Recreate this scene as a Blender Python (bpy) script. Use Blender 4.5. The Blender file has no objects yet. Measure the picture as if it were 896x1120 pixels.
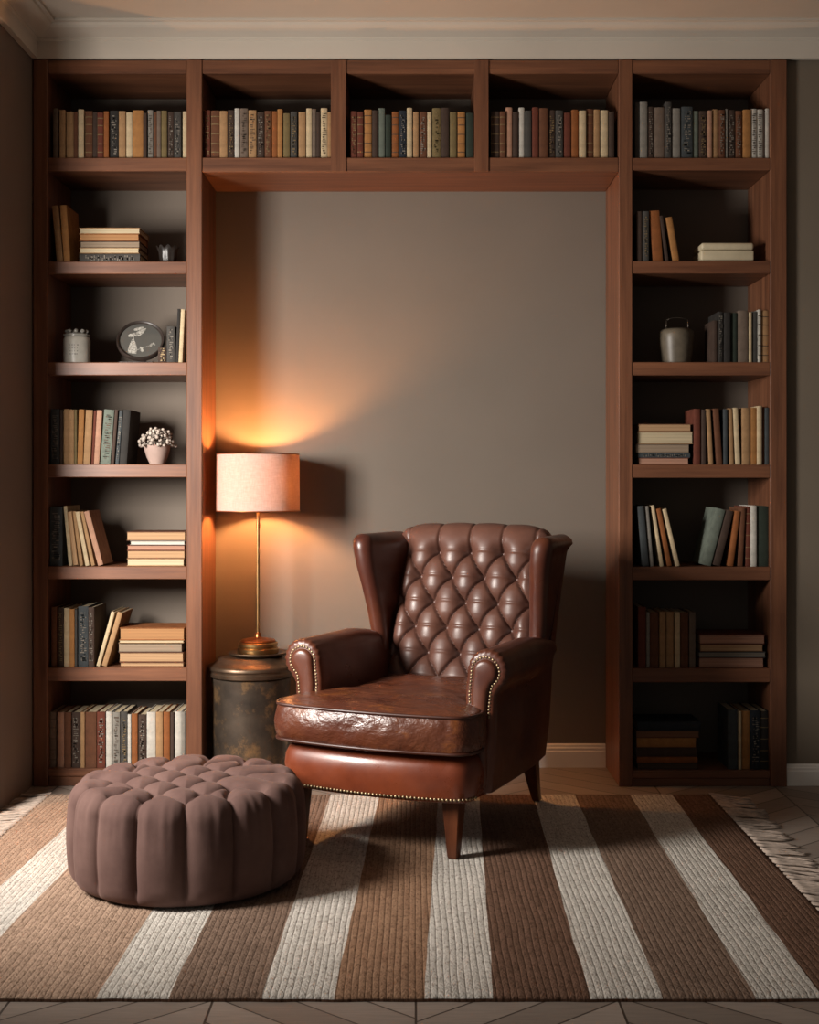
import bpy, bmesh, math, random
import numpy as np
from mathutils import Vector, Matrix, Euler
from mathutils import noise as mnoise

random.seed(7)
PI = math.pi
scene = bpy.context.scene
col = scene.collection

# ------------------------------------------------------------------ metric frame of the room
# x to the right, y away from the camera, z up; y = 0 is the front face of the bookcases.
CAM_D, CAM_H, FPX = 5.03, 1.18, 1430.0
U = FPX / CAM_D                     # photograph pixels per metre at the bookcase front


def X(px, y=0.0):
    return (px - 455.0) * (CAM_D + y) / FPX


def Z(py, y=0.0):
    return CAM_H + (525.0 - py) * (CAM_D + y) / FPX


# ------------------------------------------------------------------ materials
def lin(c):
    return tuple(((v / 12.92) if v <= 0.04045 else ((v + 0.055) / 1.055) ** 2.4) for v in c)


def hexc(h):
    return lin((int(h[0:2], 16) / 255, int(h[2:4], 16) / 255, int(h[4:6], 16) / 255)) + (1.0,)


class NT:
    """small helper around a material node tree"""
    def __init__(self, name):
        self.m = bpy.data.materials.new(name)
        self.m.use_nodes = True
        self.t = self.m.node_tree
        self.b = self.t.nodes['Principled BSDF']
        self.out = self.t.nodes['Material Output']

    def n(self, kind, **kw):
        nd = self.t.nodes.new(kind)
        for k, v in kw.items():
            if k in nd.inputs.keys():
                nd.inputs[k].default_value = v
            else:
                setattr(nd, k, v)
        return nd

    def l(self, a, b):
        self.t.links.new(a, b)

    def math(self, op, a, b=None):
        nd = self.t.nodes.new('ShaderNodeMath')
        nd.operation = op
        for i, v in enumerate((a, b)):
            if v is None:
                continue
            if isinstance(v, (int, float)):
                nd.inputs[i].default_value = v
            else:
                self.l(v, nd.inputs[i])
        return nd.outputs[0]

    def ramp(self, fac, stops):
        r = self.t.nodes.new('ShaderNodeValToRGB')
        el = r.color_ramp.elements
        el[0].position, el[0].color = stops[0]
        el[1].position, el[1].color = stops[1]
        for p, c in stops[2:]:
            e = el.new(p)
            e.color = c
        self.l(fac, r.inputs[0])
        return r.outputs[0]

    def noise(self, vec, scale, detail=3.0, rough=0.5):
        nd = self.t.nodes.new('ShaderNodeTexNoise')
        nd.inputs['Scale'].default_value = scale
        nd.inputs['Detail'].default_value = detail
        nd.inputs['Roughness'].default_value = rough
        if vec is not None:
            self.l(vec, nd.inputs['Vector'])
        return nd.outputs['Fac']

    def coords(self, scale=(1, 1, 1), rot=(0, 0, 0), kind='Object'):
        tc = self.t.nodes.new('ShaderNodeTexCoord')
        mp = self.t.nodes.new('ShaderNodeMapping')
        mp.inputs['Scale'].default_value = scale
        mp.inputs['Rotation'].default_value = rot
        self.l(tc.outputs[kind], mp.inputs['Vector'])
        return mp.outputs[0]

    def bump(self, h, strength=0.2, dist=0.01, normal=None):
        b = self.t.nodes.new('ShaderNodeBump')
        b.inputs['Strength'].default_value = strength
        b.inputs['Distance'].default_value = dist
        self.l(h, b.inputs['Height'])
        if normal is not None:
            self.l(normal, b.inputs['Normal'])
        self.l(b.outputs[0], self.b.inputs['Normal'])
        return b.outputs[0]

    def base(self, c):
        if isinstance(c, tuple):
            self.b.inputs['Base Color'].default_value = c
        else:
            self.l(c, self.b.inputs['Base Color'])

    def set(self, **kw):
        for k, v in kw.items():
            k = k.replace('_', ' ')
            if isinstance(v, (int, float, tuple)):
                self.b.inputs[k].default_value = v
            else:
                self.l(v, self.b.inputs[k])


def shade(c, f):
    return tuple(min(1.0, v * f) for v in c[:3]) + (1.0,)


def mottled(name, c, rough=0.7, scale=12.0, amt=0.25, bump=0.0, bscale=200.0, metal=0.0, spec=0.4):
    t = NT(name)
    v = t.coords()
    f = t.noise(v, scale, 4.0, 0.6)
    t.base(t.ramp(f, [(0.3, shade(c, 1 - amt)), (0.7, shade(c, 1 + amt))]))
    t.set(Roughness=rough, Metallic=metal)
    t.b.inputs['Specular IOR Level'].default_value = spec
    if bump:
        t.bump(t.noise(v, bscale, 2.0), bump, 0.002)
    return t.m


M = {}


def make_wood(name, along, c1, c2, rough=0.42):
    t = NT(name)
    s = [14, 14, 14]
    s[along] = 0.9
    v = t.coords(tuple(s))
    n1 = t.noise(v, 1.6, 6.0, 0.62)
    s2 = [90, 90, 90]
    s2[along] = 2.5
    n2 = t.noise(t.coords(tuple(s2)), 1.3, 3.0, 0.5)
    mix = t.math('ADD', t.math('MULTIPLY', n1, 0.75), t.math('MULTIPLY', n2, 0.25))
    t.base(t.ramp(mix, [(0.32, c1), (0.68, c2), (0.5, tuple((a + b) / 2 for a, b in zip(c1, c2)))]))
    t.set(Roughness=rough)
    t.b.inputs['Specular IOR Level'].default_value = 0.35
    t.bump(n2, 0.12, 0.002)
    return t.m


W1, W2 = hexc('4f3123'), hexc('80543b')
M['wood_x'] = make_wood('mahogany_horizontal', 0, W1, W2)
M['wood_y'] = make_wood('mahogany_depth', 1, W1, W2)
M['wood_z'] = make_wood('mahogany_upright', 2, W1, W2)
M['leg_wood'] = make_wood('chair_leg_wood', 2, hexc('3a1c10'), hexc('6a3c24'), 0.35)


def wall_paint(name, c):
    t = NT(name)
    v = t.coords()
    f = t.noise(v, 1.6, 5.0, 0.55)
    t.base(t.ramp(f, [(0.3, shade(c, 0.93)), (0.7, shade(c, 1.06))]))
    t.set(Roughness=0.85)
    t.bump(t.noise(v, 260.0, 2.0), 0.06, 0.001)
    return t.m


M['wall'] = wall_paint('taupe_wall_paint', hexc('6a6056'))
M['wall_side'] = wall_paint('brown_side_wall_paint', hexc('6f6258'))
M['wall_right'] = wall_paint('olive_taupe_wall_paint', hexc('6e6355'))
M['ceiling'] = wall_paint('ceiling_paint', hexc('c2b9ac'))
M['white_trim'] = wall_paint('white_trim_paint', hexc('e6e2db'))


def make_floor():
    t = NT('herringbone_oak_floor')
    tc = t.n('ShaderNodeTexCoord')
    sp = t.n('ShaderNodeSeparateXYZ')
    t.l(tc.outputs['Object'], sp.inputs[0])
    x, y = sp.outputs[0], sp.outputs[1]
    colw, pw = 0.46, 0.105
    ci = t.math('FLOOR', t.math('DIVIDE', x, colw))
    par = t.math('ABSOLUTE', t.math('MODULO', ci, 2.0))
    sgn = t.math('SUBTRACT', t.math('MULTIPLY', par, 2.0), 1.0)
    fx = t.math('SUBTRACT', x, t.math('MULTIPLY', ci, colw))
    w = t.math('DIVIDE', t.math('ADD', y, t.math('MULTIPLY', t.math('MULTIPLY', fx, sgn), 0.85)), pw * 1.3)
    pi_ = t.math('FLOOR', w)
    fw = t.math('FRACT', w)
    wn = t.n('ShaderNodeTexWhiteNoise', noise_dimensions='2D')
    cb = t.n('ShaderNodeCombineXYZ')
    t.l(ci, cb.inputs[0])
    t.l(pi_, cb.inputs[1])
    t.l(cb.outputs[0], wn.inputs['Vector'])
    c = t.ramp(wn.outputs['Value'], [(0.0, hexc('7a6e64')), (1.0, hexc('9d9085'))])
    edge = t.math('LESS_THAN', t.math('MINIMUM', fw, t.math('SUBTRACT', 1.0, fw)), 0.022)
    ux = t.math('DIVIDE', fx, colw)
    edge2 = t.math('LESS_THAN', t.math('MINIMUM', ux, t.math('SUBTRACT', 1.0, ux)), 0.006)
    e = t.math('MAXIMUM', edge, edge2)
    g = t.noise(t.coords((6, 60, 1), (0, 0, 0.6)), 2.0, 4.0)
    mx = t.n('ShaderNodeMixRGB', blend_type='MULTIPLY')
    mx.inputs[0].default_value = 0.5
    t.l(c, mx.inputs[1])
    t.l(t.ramp(g, [(0.25, (0.6, 0.6, 0.6, 1)), (0.75, (1.1, 1.1, 1.1, 1))]), mx.inputs[2])
    m2 = t.n('ShaderNodeMixRGB')
    t.l(e, m2.inputs[0])
    t.l(mx.outputs[0], m2.inputs[1])
    m2.inputs[2].default_value = hexc('3b312a')
    t.base(m2.outputs[0])
    t.set(Roughness=0.5)
    t.bump(t.math('SUBTRACT', 1.0, e), 0.3, 0.003)
    return t.m


M['floor'] = make_floor()


def make_leather(name, c1, c2, worn=None, rough=0.33, crease=0.0):
    t = NT(name)
    v = t.coords()
    n1 = t.noise(v, 5.0, 6.0, 0.65)
    base = t.ramp(n1, [(0.3, c1), (0.72, c2)])
    if worn is not None:
        n2 = t.noise(t.coords((1, 1.6, 1)), 7.0, 7.0, 0.72)
        mx = t.n('ShaderNodeMixRGB')
        t.l(t.ramp(n2, [(0.56, (0, 0, 0, 1)), (0.70, (0.9, 0.9, 0.9, 1))]), mx.inputs[0])
        t.l(base, mx.inputs[1])
        mx.inputs[2].default_value = worn
        base = mx.outputs[0]
    t.base(base)
    t.l(t.ramp(t.noise(v, 9.0, 5.0, 0.6), [(0.3, (rough - 0.07,) * 3 + (1,)), (0.7, (rough + 0.12,) * 3 + (1,))]), t.b.inputs['Roughness'])
    t.b.inputs['Specular IOR Level'].default_value = 0.55
    vo = t.n('ShaderNodeTexVoronoi', Scale=330.0)
    t.l(v, vo.inputs['Vector'])
    nb = t.bump(vo.outputs['Distance'], 0.10, 0.001)
    if crease:
        n3 = t.noise(t.coords((1.0, 2.6, 1.4), (0, 0, 0.5)), 9.0, 5.0, 0.6)
        t.bump(n3, crease, 0.012, nb)
    return t.m


M['leather'] = make_leather('brown_leather', hexc('43211a'), hexc('60331f'), None, 0.34)
M['leather_back'] = make_leather('tufted_brown_leather', hexc('4b2f27'), hexc('634236'), None, 0.40)
M['leather_seat'] = make_leather('worn_seat_leather', hexc('46231a'), hexc('62351f'), hexc('7c4720'), 0.28, 1.0)
M['leather_red'] = make_leather('russet_rail_leather', hexc('5a2818'), hexc('7c3c22'), None, 0.30)
M['piping'] = make_leather('dark_piping_leather', hexc('32170f'), hexc('4a2518'), None, 0.4)
M['nail'] = mottled('antique_brass_nail', hexc('9c8a6c'), 0.4, 60.0, 0.3, metal=0.9)
M['button'] = make_leather('dark_button_leather', hexc('4a281c'), hexc('5c3324'), None, 0.5)


def make_velvet():
    t = NT('mauve_brown_velvet')
    v = t.coords()
    t.base(t.ramp(t.noise(v, 7.0, 5.0, 0.6), [(0.3, hexc('533e3a')), (0.7, hexc('68514b'))]))
    t.set(Roughness=0.9)
    t.b.inputs['Sheen Weight'].default_value = 0.2
    t.b.inputs['Sheen Roughness'].default_value = 0.45
    t.b.inputs['Sheen Tint'].default_value = hexc('c8aaa0')
    t.b.inputs['Specular IOR Level'].default_value = 0.15
    b1 = t.bump(t.noise(t.coords((1, 1, 0.35)), 26.0, 4.0, 0.6), 0.10, 0.01)
    t.bump(t.noise(v, 600.0, 2.0), 0.15, 0.001, b1)
    return t.m


M['velvet'] = make_velvet()


def make_rug(name, c1, c2):
    t = NT(name)
    tc = t.n('ShaderNodeTexCoord')
    sp = t.n('ShaderNodeSeparateXYZ')
    t.l(tc.outputs['Object'], sp.inputs[0])
    x, y = sp.outputs[0], sp.outputs[1]
    wob = t.math('MULTIPLY', t.math('SUBTRACT', t.noise(t.coords((3, 1.2, 1)), 2.5, 3.0), 0.5), 0.014)
    xr = t.math('DIVIDE', t.math('ADD', x, wob), 0.0165)         # one braid is 16 mm wide
    ri = t.math('FLOOR', xr)
    fx = t.math('FRACT', xr)
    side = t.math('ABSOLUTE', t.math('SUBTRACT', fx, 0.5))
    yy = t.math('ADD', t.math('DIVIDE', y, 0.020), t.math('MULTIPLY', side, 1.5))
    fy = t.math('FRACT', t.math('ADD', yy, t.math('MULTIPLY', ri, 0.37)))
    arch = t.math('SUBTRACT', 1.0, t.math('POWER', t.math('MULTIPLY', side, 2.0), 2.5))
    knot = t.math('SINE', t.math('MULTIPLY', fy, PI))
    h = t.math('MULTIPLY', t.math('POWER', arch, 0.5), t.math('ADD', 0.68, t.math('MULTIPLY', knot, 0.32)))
    wn = t.n('ShaderNodeTexWhiteNoise', noise_dimensions='2D')
    cb = t.n('ShaderNodeCombineXYZ')
    t.l(ri, cb.inputs[0])
    t.l(t.math('FLOOR', t.math('ADD', yy, t.math('MULTIPLY', ri, 0.37))), cb.inputs[1])
    t.l(cb.outputs[0], wn.inputs['Vector'])
    n = t.noise(t.coords((62, 4, 1)), 1.0, 5.0, 0.75)
    fine = t.noise(t.coords((1, 0.6, 1)), 260.0, 4.0, 0.75)
    f = t.math('ADD', t.math('ADD', t.math('MULTIPLY', n, 0.4), t.math('MULTIPLY', wn.outputs['Value'], 0.1)), t.math('MULTIPLY', fine, 0.5))
    c = t.ramp(f, [(0.33, shade(c1, 0.8)), (0.66, c2)])
    mx = t.n('ShaderNodeMixRGB', blend_type='MULTIPLY')
    t.l(t.ramp(t.noise(t.coords((9, 5, 1)), 1.0, 4.0, 0.65), [(0.35, (0.1, 0.1, 0.1, 1)), (0.68, (0.8, 0.8, 0.8, 1))]), mx.inputs[0])
    dash = t.ramp(t.noise(t.coords((170, 48, 1)), 1.0, 3.0, 0.6), [(0.52, (1, 1, 1, 1)), (0.64, (0.52, 0.48, 0.45, 1))])
    dm = t.n('ShaderNodeMixRGB', blend_type='MULTIPLY')
    dm.inputs[0].default_value = 0.9
    t.l(c, dm.inputs[1])
    t.l(dash, dm.inputs[2])
    c = dm.outputs[0]
    t.l(c, mx.inputs[1])
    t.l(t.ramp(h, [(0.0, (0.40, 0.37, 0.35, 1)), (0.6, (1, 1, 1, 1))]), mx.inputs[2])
    t.base(mx.outputs[0])
    t.set(Roughness=0.95)
    t.b.inputs['Specular IOR Level'].default_value = 0.1
    t.bump(t.math('ADD', h, t.math('MULTIPLY', fine, 0.8)), 0.6, 0.006)
    return t.m


M['rug_white'] = make_rug('rug_ivory_braid', hexc('b5aea4'), hexc('ded8cf'))
M['rug_tan'] = make_rug('rug_tan_braid', hexc('917866'), hexc('ba9e88'))
M['rug_warm'] = make_rug('rug_warm_tan_braid', hexc('7f5f4a'), hexc('a5846a'))
M['rug_brown'] = make_rug('rug_brown_braid', hexc('6c584b'), hexc('8f7868'))
M['rug_dark'] = make_rug('rug_dark_brown_braid', hexc('5c4536'), hexc('7c5f4f'))
M['fringe'] = mottled('rug_fringe_cotton', hexc('ad9d90'), 0.95, 40.0, 0.3)

# lamp and drum
M['brass'] = mottled('aged_brass', hexc('a8875a'), 0.32, 14.0, 0.3, metal=1.0)
M['bronze'] = mottled('dark_bronze', hexc('6a5848'), 0.42, 14.0, 0.35, metal=0.9)
M['copper'] = mottled('copper_cap', hexc('a8693f'), 0.35, 20.0, 0.25, metal=1.0)


def make_drum():
    t = NT('patinated_drum_metal')
    v = t.coords()
    n = t.noise(v, 4.0, 6.0, 0.65)
    n2 = t.noise(v, 11.0, 7.0, 0.7)
    c = t.ramp(n, [(0.3, hexc('3c352f')), (0.7, hexc('66594c'))])
    mx = t.n('ShaderNodeMixRGB')
    t.l(t.ramp(n2, [(0.51, (0, 0, 0, 1)), (0.66, (0.9, 0.9, 0.9, 1))]), mx.inputs[0])
    t.l(c, mx.inputs[1])
    mx.inputs[2].default_value = hexc('9a7a56')
    t.base(mx.outputs[0])
    t.set(Metallic=0.75)
    t.l(t.ramp(n2, [(0.3, (0.6, 0.6, 0.6, 1)), (0.7, (0.36, 0.36, 0.36, 1))]), t.b.inputs['Roughness'])
    t.bump(n2, 0.12, 0.004)
    return t.m


M['drum'] = make_drum()


def make_shade():
    t = NT('linen_lamp_shade')
    v = t.coords()
    f = t.noise(t.coords((1, 1, 6)), 40.0, 4.0)
    f2 = t.noise(t.coords((6, 6, 1)), 40.0, 4.0)
    c = t.ramp(t.math('MULTIPLY', t.math('ADD', f, f2), 0.5), [(0.3, hexc('a48b80')), (0.7, hexc('bda59a'))])
    t.base(c)
    t.set(Roughness=0.9)
    t.bump(t.math('ADD', f, f2), 0.2, 0.002)
    tr = t.n('ShaderNodeBsdfTranslucent')
    tr.inputs['Color'].default_value = (1.0, 0.72, 0.50, 1)
    ms = t.n('ShaderNodeMixShader')
    ms.inputs[0].default_value = 0.085
    t.l(t.b.outputs[0], ms.inputs[1])
    t.l(tr.outputs[0], ms.inputs[2])
    t.l(ms.outputs[0], t.out.inputs[0])
    return t.m


M['shade'] = make_shade()


def make_bulb():
    t = NT('warm_bulb_glass')
    t.base(hexc('ffd9a8'))
    t.b.inputs['Emission Color'].default_value = (1.0, 0.43, 0.14, 1)
    t.b.inputs['Emission Strength'].default_value = 3500.0
    return t.m


M['bulb'] = make_bulb()

# books
BOOKC = dict(taupe='77675a', tan='b08a62', cream='d3bd98', brown='6d4630', dark='4a3a31', redbrown='6e3a2b', rust='94592f',
             black='33302d', ochre='b07c48', grey='8d887f', olive='7d6c48', charcoal='4d4a46', slate='464b4d', pink='b98d74',
             sage='6f776c', white='cdc8bd', green='343d34', navy='2a3038')
for k, h in BOOKC.items():
    M['book_' + k] = mottled('book_cloth_' + k, shade(hexc(h), 0.70), 0.8, 30.0, 0.22, 0.15, 500.0, spec=0.25)


def make_pages(name, c):
    t = NT(name)
    n = t.noise(t.coords((420, 3, 3)), 1.0, 2.0)
    t.base(t.ramp(n, [(0.3, shade(c, 0.72)), (0.65, c)]))
    t.set(Roughness=0.9)
    t.bump(n, 0.4, 0.002)
    return t.m


PAGEC = dict(cream='d9c6a2', tan='c79f76', ochre='bd8a5a', pink='bf8f76', taupe='a48f78', white='dcd6c8', slate='8d8478', brown='8c6349',
             dark='54402f')
for k, h in PAGEC.items():
    M['pages_' + k] = make_pages('page_edges_' + k, shade(hexc(h), 0.72))
M['gilt'] = mottled('faded_gilt', hexc('7d6a4a'), 0.5, 80.0, 0.3, metal=0.4)
M['pale_print'] = mottled('pale_print', hexc('746d63'), 0.8, 80.0, 0.25)
M['dark_print'] = mottled('dark_print', hexc('4a3a2e'), 0.8, 80.0, 0.25)


# ------------------------------------------------------------------ mesh helpers
def new_obj(name, me, mat=None, parent=None, smooth=False):
    o = bpy.data.objects.new(name, me)
    col.objects.link(o)
    if mat is not None and not me.materials:
        for m in (mat if isinstance(mat, (list, tuple)) else [mat]):
            me.materials.append(m)
    if parent is not None:
        o.parent = parent
    if smooth:
        for p in me.polygons:
            p.use_smooth = True
    return o


def obj(name, bm, mat, parent=None, smooth=False, local=None):
    """link a bmesh as one mesh object; local = world position of the parent when the mesh was drawn in world axes"""
    if local is not None:
        bmesh.ops.translate(bm, verts=bm.verts, vec=-Vector(local))
    bmesh.ops.recalc_face_normals(bm, faces=bm.faces)
    me = bpy.data.meshes.new(name)
    bm.to_mesh(me)
    bm.free()
    return new_obj(name, me, mat, parent, smooth)


def auto_smooth(o, ang=40):
    for p in o.data.polygons:
        p.use_smooth = True
    try:
        o.data.set_sharp_from_angle(angle=math.radians(ang))
    except Exception:
        pass
    return o


def empty(name, loc, rz=0.0):
    o = bpy.data.objects.new(name, None)
    o.empty_display_size = 0.1
    col.objects.link(o)
    o.location = loc
    o.rotation_euler = (0, 0, rz)
    return o


def tag(o, label=None, cat=None, group=None, kind=None):
    if label:
        o['label'] = label
    if cat:
        o['category'] = cat
    if group:
        o['group'] = group
    if kind:
        o['kind'] = kind
    return o


def BM():
    return bmesh.new()


def box(bm, x0, x1, y0, y1, z0, z1, bev=0.0, seg=2):
    vs = [bm.verts.new(p) for p in ((x0, y0, z0), (x1, y0, z0), (x1, y1, z0), (x0, y1, z0),
                                    (x0, y0, z1), (x1, y0, z1), (x1, y1, z1), (x0, y1, z1))]
    fs = [bm.faces.new([vs[i] for i in f]) for f in ((3, 2, 1, 0), (4, 5, 6, 7), (0, 1, 5, 4), (1, 2, 6, 5), (2, 3, 7, 6), (3, 0, 4, 7))]
    if bev:
        es = list({e for f in fs for e in f.edges})
        bmesh.ops.bevel(bm, geom=es, offset=bev, segments=seg, profile=0.5, affect='EDGES')
    return bm


def loft(bm, rings, closed=True, cap=(True, True)):
    R = [[bm.verts.new(p) for p in r] for r in rings]
    n = len(R[0])
    for a, b in zip(R[:-1], R[1:]):
        for i in range(n if closed else n - 1):
            j = (i + 1) % n
            try:
                bm.faces.new((a[i], a[j], b[j], b[i]))
            except ValueError:
                pass
    if closed and cap[0]:
        bm.faces.new(list(reversed(R[0])))
    if closed and cap[1]:
        bm.faces.new(R[-1])
    return R


def lathe(bm, prof, n=48, c=(0, 0, 0), cap=(True, True)):
    rings = [[(c[0] + r * math.cos(2 * PI * i / n), c[1] + r * math.sin(2 * PI * i / n), c[2] + z) for i in range(n)] for r, z in prof]
    loft(bm, rings, True, cap)
    return bm


def tube(bm, pts, r, n=8, closed=False):
    pts = [Vector(p) for p in pts]
    rings = []
    m = len(pts)
    up = Vector((0, 0, 1))
    prev = None
    for i, p in enumerate(pts):
        if closed:
            t = (pts[(i + 1) % m] - pts[i - 1]).normalized()
        else:
            t = (pts[min(i + 1, m - 1)] - pts[max(i - 1, 0)]).normalized()
        if prev is None:
            a = t.cross(up)
            if a.length < 1e-4:
                a = t.cross(Vector((1, 0, 0)))
        else:
            a = prev - t * prev.dot(t)
        a.normalize()
        prev = a
        b = t.cross(a)
        rr = r[i] if isinstance(r, (list, tuple)) else r
        rings.append([p + (a * math.cos(2 * PI * k / n) + b * math.sin(2 * PI * k / n)) * rr for k in range(n)])
    if closed:
        rings.append(rings[0])
        R = [[bm.verts.new(q) for q in ring] for ring in rings[:-1]]
        R.append(R[0])
        for a, b in zip(R[:-1], R[1:]):
            for k in range(n):
                bm.faces.new((a[k], a[(k + 1) % n], b[(k + 1) % n], b[k]))
    else:
        loft(bm, rings)
    return bm


def dome(bm, c, r, nrm, n=8):
    """a half-round nail head on a surface"""
    nrm = Vector(nrm).normalized()
    a = nrm.cross(Vector((0, 0, 1)))
    if a.length < 1e-3:
        a = Vector((1, 0, 0))
    a.normalize()
    b = nrm.cross(a)
    c = Vector(c)
    rings = []
    for t in (0.0, 0.45, 0.9, 1.25):
        rings.append([c + nrm * (r * 0.7 * math.sin(t)) + (a * math.cos(2 * PI * k / n) + b * math.sin(2 * PI * k / n)) * (r * math.cos(t)) for k in range(n)])
    loft(bm, rings)


def grid(bm, P):
    """faces over a 2-D list of points"""
    V = [[bm.verts.new(p) for p in row] for row in P]
    for i in range(len(V) - 1):
        for j in range(len(V[0]) - 1):
            bm.faces.new((V[i][j], V[i][j + 1], V[i + 1][j + 1], V[i + 1][j]))
    return V


# ------------------------------------------------------------------ the room
WB = 0.35                     # niche back wall plane
CEIL = 2.925
XL = -1.478                   # side wall plane
bm = BM(); box(bm, -5.0, 4.5, -5.6, 0.5, -0.1, 0.0)
tag(obj('floor', bm, M['floor']), kind='structure')
bm = BM(); box(bm, XL - 0.2, 1.43, WB, WB + 0.15, 0.0, CEIL)
tag(obj('wall_back', bm, M['wall']), kind='structure')
bm = BM(); box(bm, 1.4285, 4.5, 0.03, WB + 0.15, 0.0, CEIL)
tag(obj('wall_right', bm, M['wall_right']), kind='structure')
bm = BM()
box(bm, XL - 0.14, XL, -0.46, WB, 0.0, CEIL)
box(bm, XL - 0.14, XL, -4.2, -0.46, 2.78, CEIL)
tag(obj('wall_left', bm, M['wall_side']), kind='structure')
bm = BM(); box(bm, XL - 0.2, 4.5, -4.2, 0.5, CEIL, CEIL + 0.1)
tag(obj('ceiling', bm, M['ceiling']), kind='structure')

# cornice: one profile carried along the side wall and mitred across the front
prof = [(0.0, 2.802), (0.022, 2.802), (0.022, 2.868), (0.030, 2.872), (0.030, 2.880), (0.050, 2.886), (0.085, 2.898), (0.097, 2.906),
        (0.100, 2.914), (0.112, 2.916), (0.112, CEIL)]
y0 = 0.020
rings = []
for bx, by, dx, dy in ((XL, -4.2, 1, 0), (XL, y0, 1, -1), (4.5, y0, 0, -1)):
    rings.append([(bx + dx * p, by + dy * p, z) for p, z in prof])
bm = BM(); loft(bm, rings, closed=False)
tag(obj('trim_1', bm, M['ceiling']), kind='structure')


def baseboard(name, xa, xb, yw, h):
    pr = [(0, 0), (0.016, 0), (0.016, h * 0.68), (0.013, h * 0.72), (0.013, h * 0.82), (0.009, h * 0.86), (0.008, h * 0.95), (0.004, h), (0, h)]
    bm = BM()
    loft(bm, [[(x, yw - a, z) for a, z in pr] for x in (xa, xb)])
    tag(obj(name, bm, M['white_trim']), kind='structure')


baseboard('baseboard_back', X(221.5), X(676.5), WB, 0.096)
baseboard('baseboard_right', 1.432, 4.5, 0.03, 0.082)

# ------------------------------------------------------------------ bookcases
DEEP = 0.347
ZTOP = Z(65)
SHELF_L = [(172.2, 187), (285.8, 299.5), (396.2, 410.5), (507.8, 522), (619.6, 633.6), (730.3, 745.2)]
SHELF_R = [(172.4, 186), (285.2, 299), (396, 410.5), (508.2, 522.6), (620.2, 634.8), (731.2, 746.5)]
LP0, LP1, LP2, LP3 = X(36.2), X(52), X(204), X(221)
RP0, RP1, RP2, RP3 = X(677), X(692), X(843), X(861)


def bookcase(xa, xb, xc, xd, shelves, bottom_py, label):
    loc = ((xa + xd) / 2, 0, 0)
    r = empty('bookcase', loc)
    tag(r, label, 'bookcase')

    def part(name, *a, m='wood_x', bev=0.0025):
        bm = BM(); box(bm, *a, bev=bev, seg=1)
        return obj(name, bm, M[m], r, local=loc)
    part('side_panel', xa, xb, 0, DEEP, 0, ZTOP, m='wood_z')
    part('side_panel', xc, xd, 0, DEEP, 0, ZTOP, m='wood_z')
    part('top_panel', xb, xc, 0.004, DEEP, Z(80), ZTOP - 0.0005)
    for a, b in shelves:
        part('shelf', xb, xc, 0.003, DEEP, Z(b), Z(a))
    part('bottom_shelf', xb, xc, 0.004, DEEP, Z(bottom_py) - 0.03, Z(bottom_py))
    part('plinth', xb, xc, 0.010, 0.03, 0.0, Z(bottom_py) - 0.0302)
    return r


bookcase(LP0, LP1, LP2, LP3, SHELF_L, 841, 'tall mahogany bookcase full of books, built against the side wall beside the glowing lamp')
bookcase(RP0, RP1, RP2, RP3, SHELF_R, 843, 'tall mahogany bookcase standing in dim light behind the armchair, next to white baseboard')

loc = ((LP3 + RP0) / 2, 0, Z(188))
br = tag(empty('bridge_shelf', loc), 'long wooden bridge shelf of three book compartments spanning over the wall niche', 'shelf')
bm = BM(); box(bm, LP3 + 0.0005, RP0 - 0.0005, 0.004, DEEP, Z(80), ZTOP - 0.0005, 0.0025, 1); obj('top_panel', bm, M['wood_x'], br, local=loc)
bm = BM(); box(bm, LP3 + 0.0005, RP0 - 0.0005, 0.004, DEEP, Z(188), Z(172), 0.0025, 1); obj('bottom_panel', bm, M['wood_x'], br, local=loc)
DIV = [(362, 378.5), (519, 534.5)]
for a, b in DIV:
    bm = BM(); box(bm, X(a), X(b), 0.0015, DEEP, Z(172) + 0.0002, Z(80) - 0.0002, 0.0025, 1)
    # the face of the divider runs over both boards
    box(bm, X(a), X(b), -0.002, 0.0035, Z(187.5), ZTOP - 0.002, 0.001, 1)
    obj('divider', bm, M['wood_z'], br, local=loc)

# ------------------------------------------------------------------ rug
RT = 0.013
rug_y0, rug_y1 = -2.075, -0.155
xb_ = [-1.36, -1.165, -1.02, -0.70, -0.545, -0.315, -0.135, 0.085, 0.235, 0.435, 0.590, 0.795, 0.950, 1.093]
xf_ = [-1.36, -1.215, -1.075, -0.7225, -0.559, -0.350, -0.186, 0.0186, 0.174, 0.393, 0.559, 0.768, 0.918, 1.093]
stripes = ['rug_tan', 'rug_white', 'rug_tan', 'rug_white', 'rug_brown', 'rug_white', 'rug_warm', 'rug_white', 'rug_dark', 'rug_white', 'rug_brown', 'rug_white', 'rug_dark']
mats = sorted(set(stripes))
NY = 96
bm = BM()
cols_x = []
for i in range(len(stripes)):
    for k in range(8):
        cols_x.append((i, k / 8))
cols_x.append((len(stripes) - 1, 1.0))
top = []
for j in range(NY + 1):
    t = j / NY
    row = []
    for (i, f) in cols_x:
        xf = xf_[i] + (xf_[i + 1] - xf_[i]) * f
        xb = xb_[i] + (xb_[i + 1] - xb_[i]) * f
        x = xf + (xb - xf) * t
        y = rug_y0 + (rug_y1 - rug_y0) * t
        edge = min(t, 1 - t) * (rug_y1 - rug_y0)
        z = RT * (1 - 0.45 * math.exp(-edge / 0.008))
        z += 0.0012 * mnoise.noise((x * 6, y * 6, 0))
        wob = 0.004 * mnoise.noise((x * 14, 3.1 if t < .5 else 8.0, 0)) if j in (0, NY) else 0
        x += 0.004 * mnoise.noise((y * 5, i * 3.3, 1.0)) if 0 < i else 0
        row.append(bm.verts.new((x, y + wob, z)))
    top.append(row)
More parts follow.
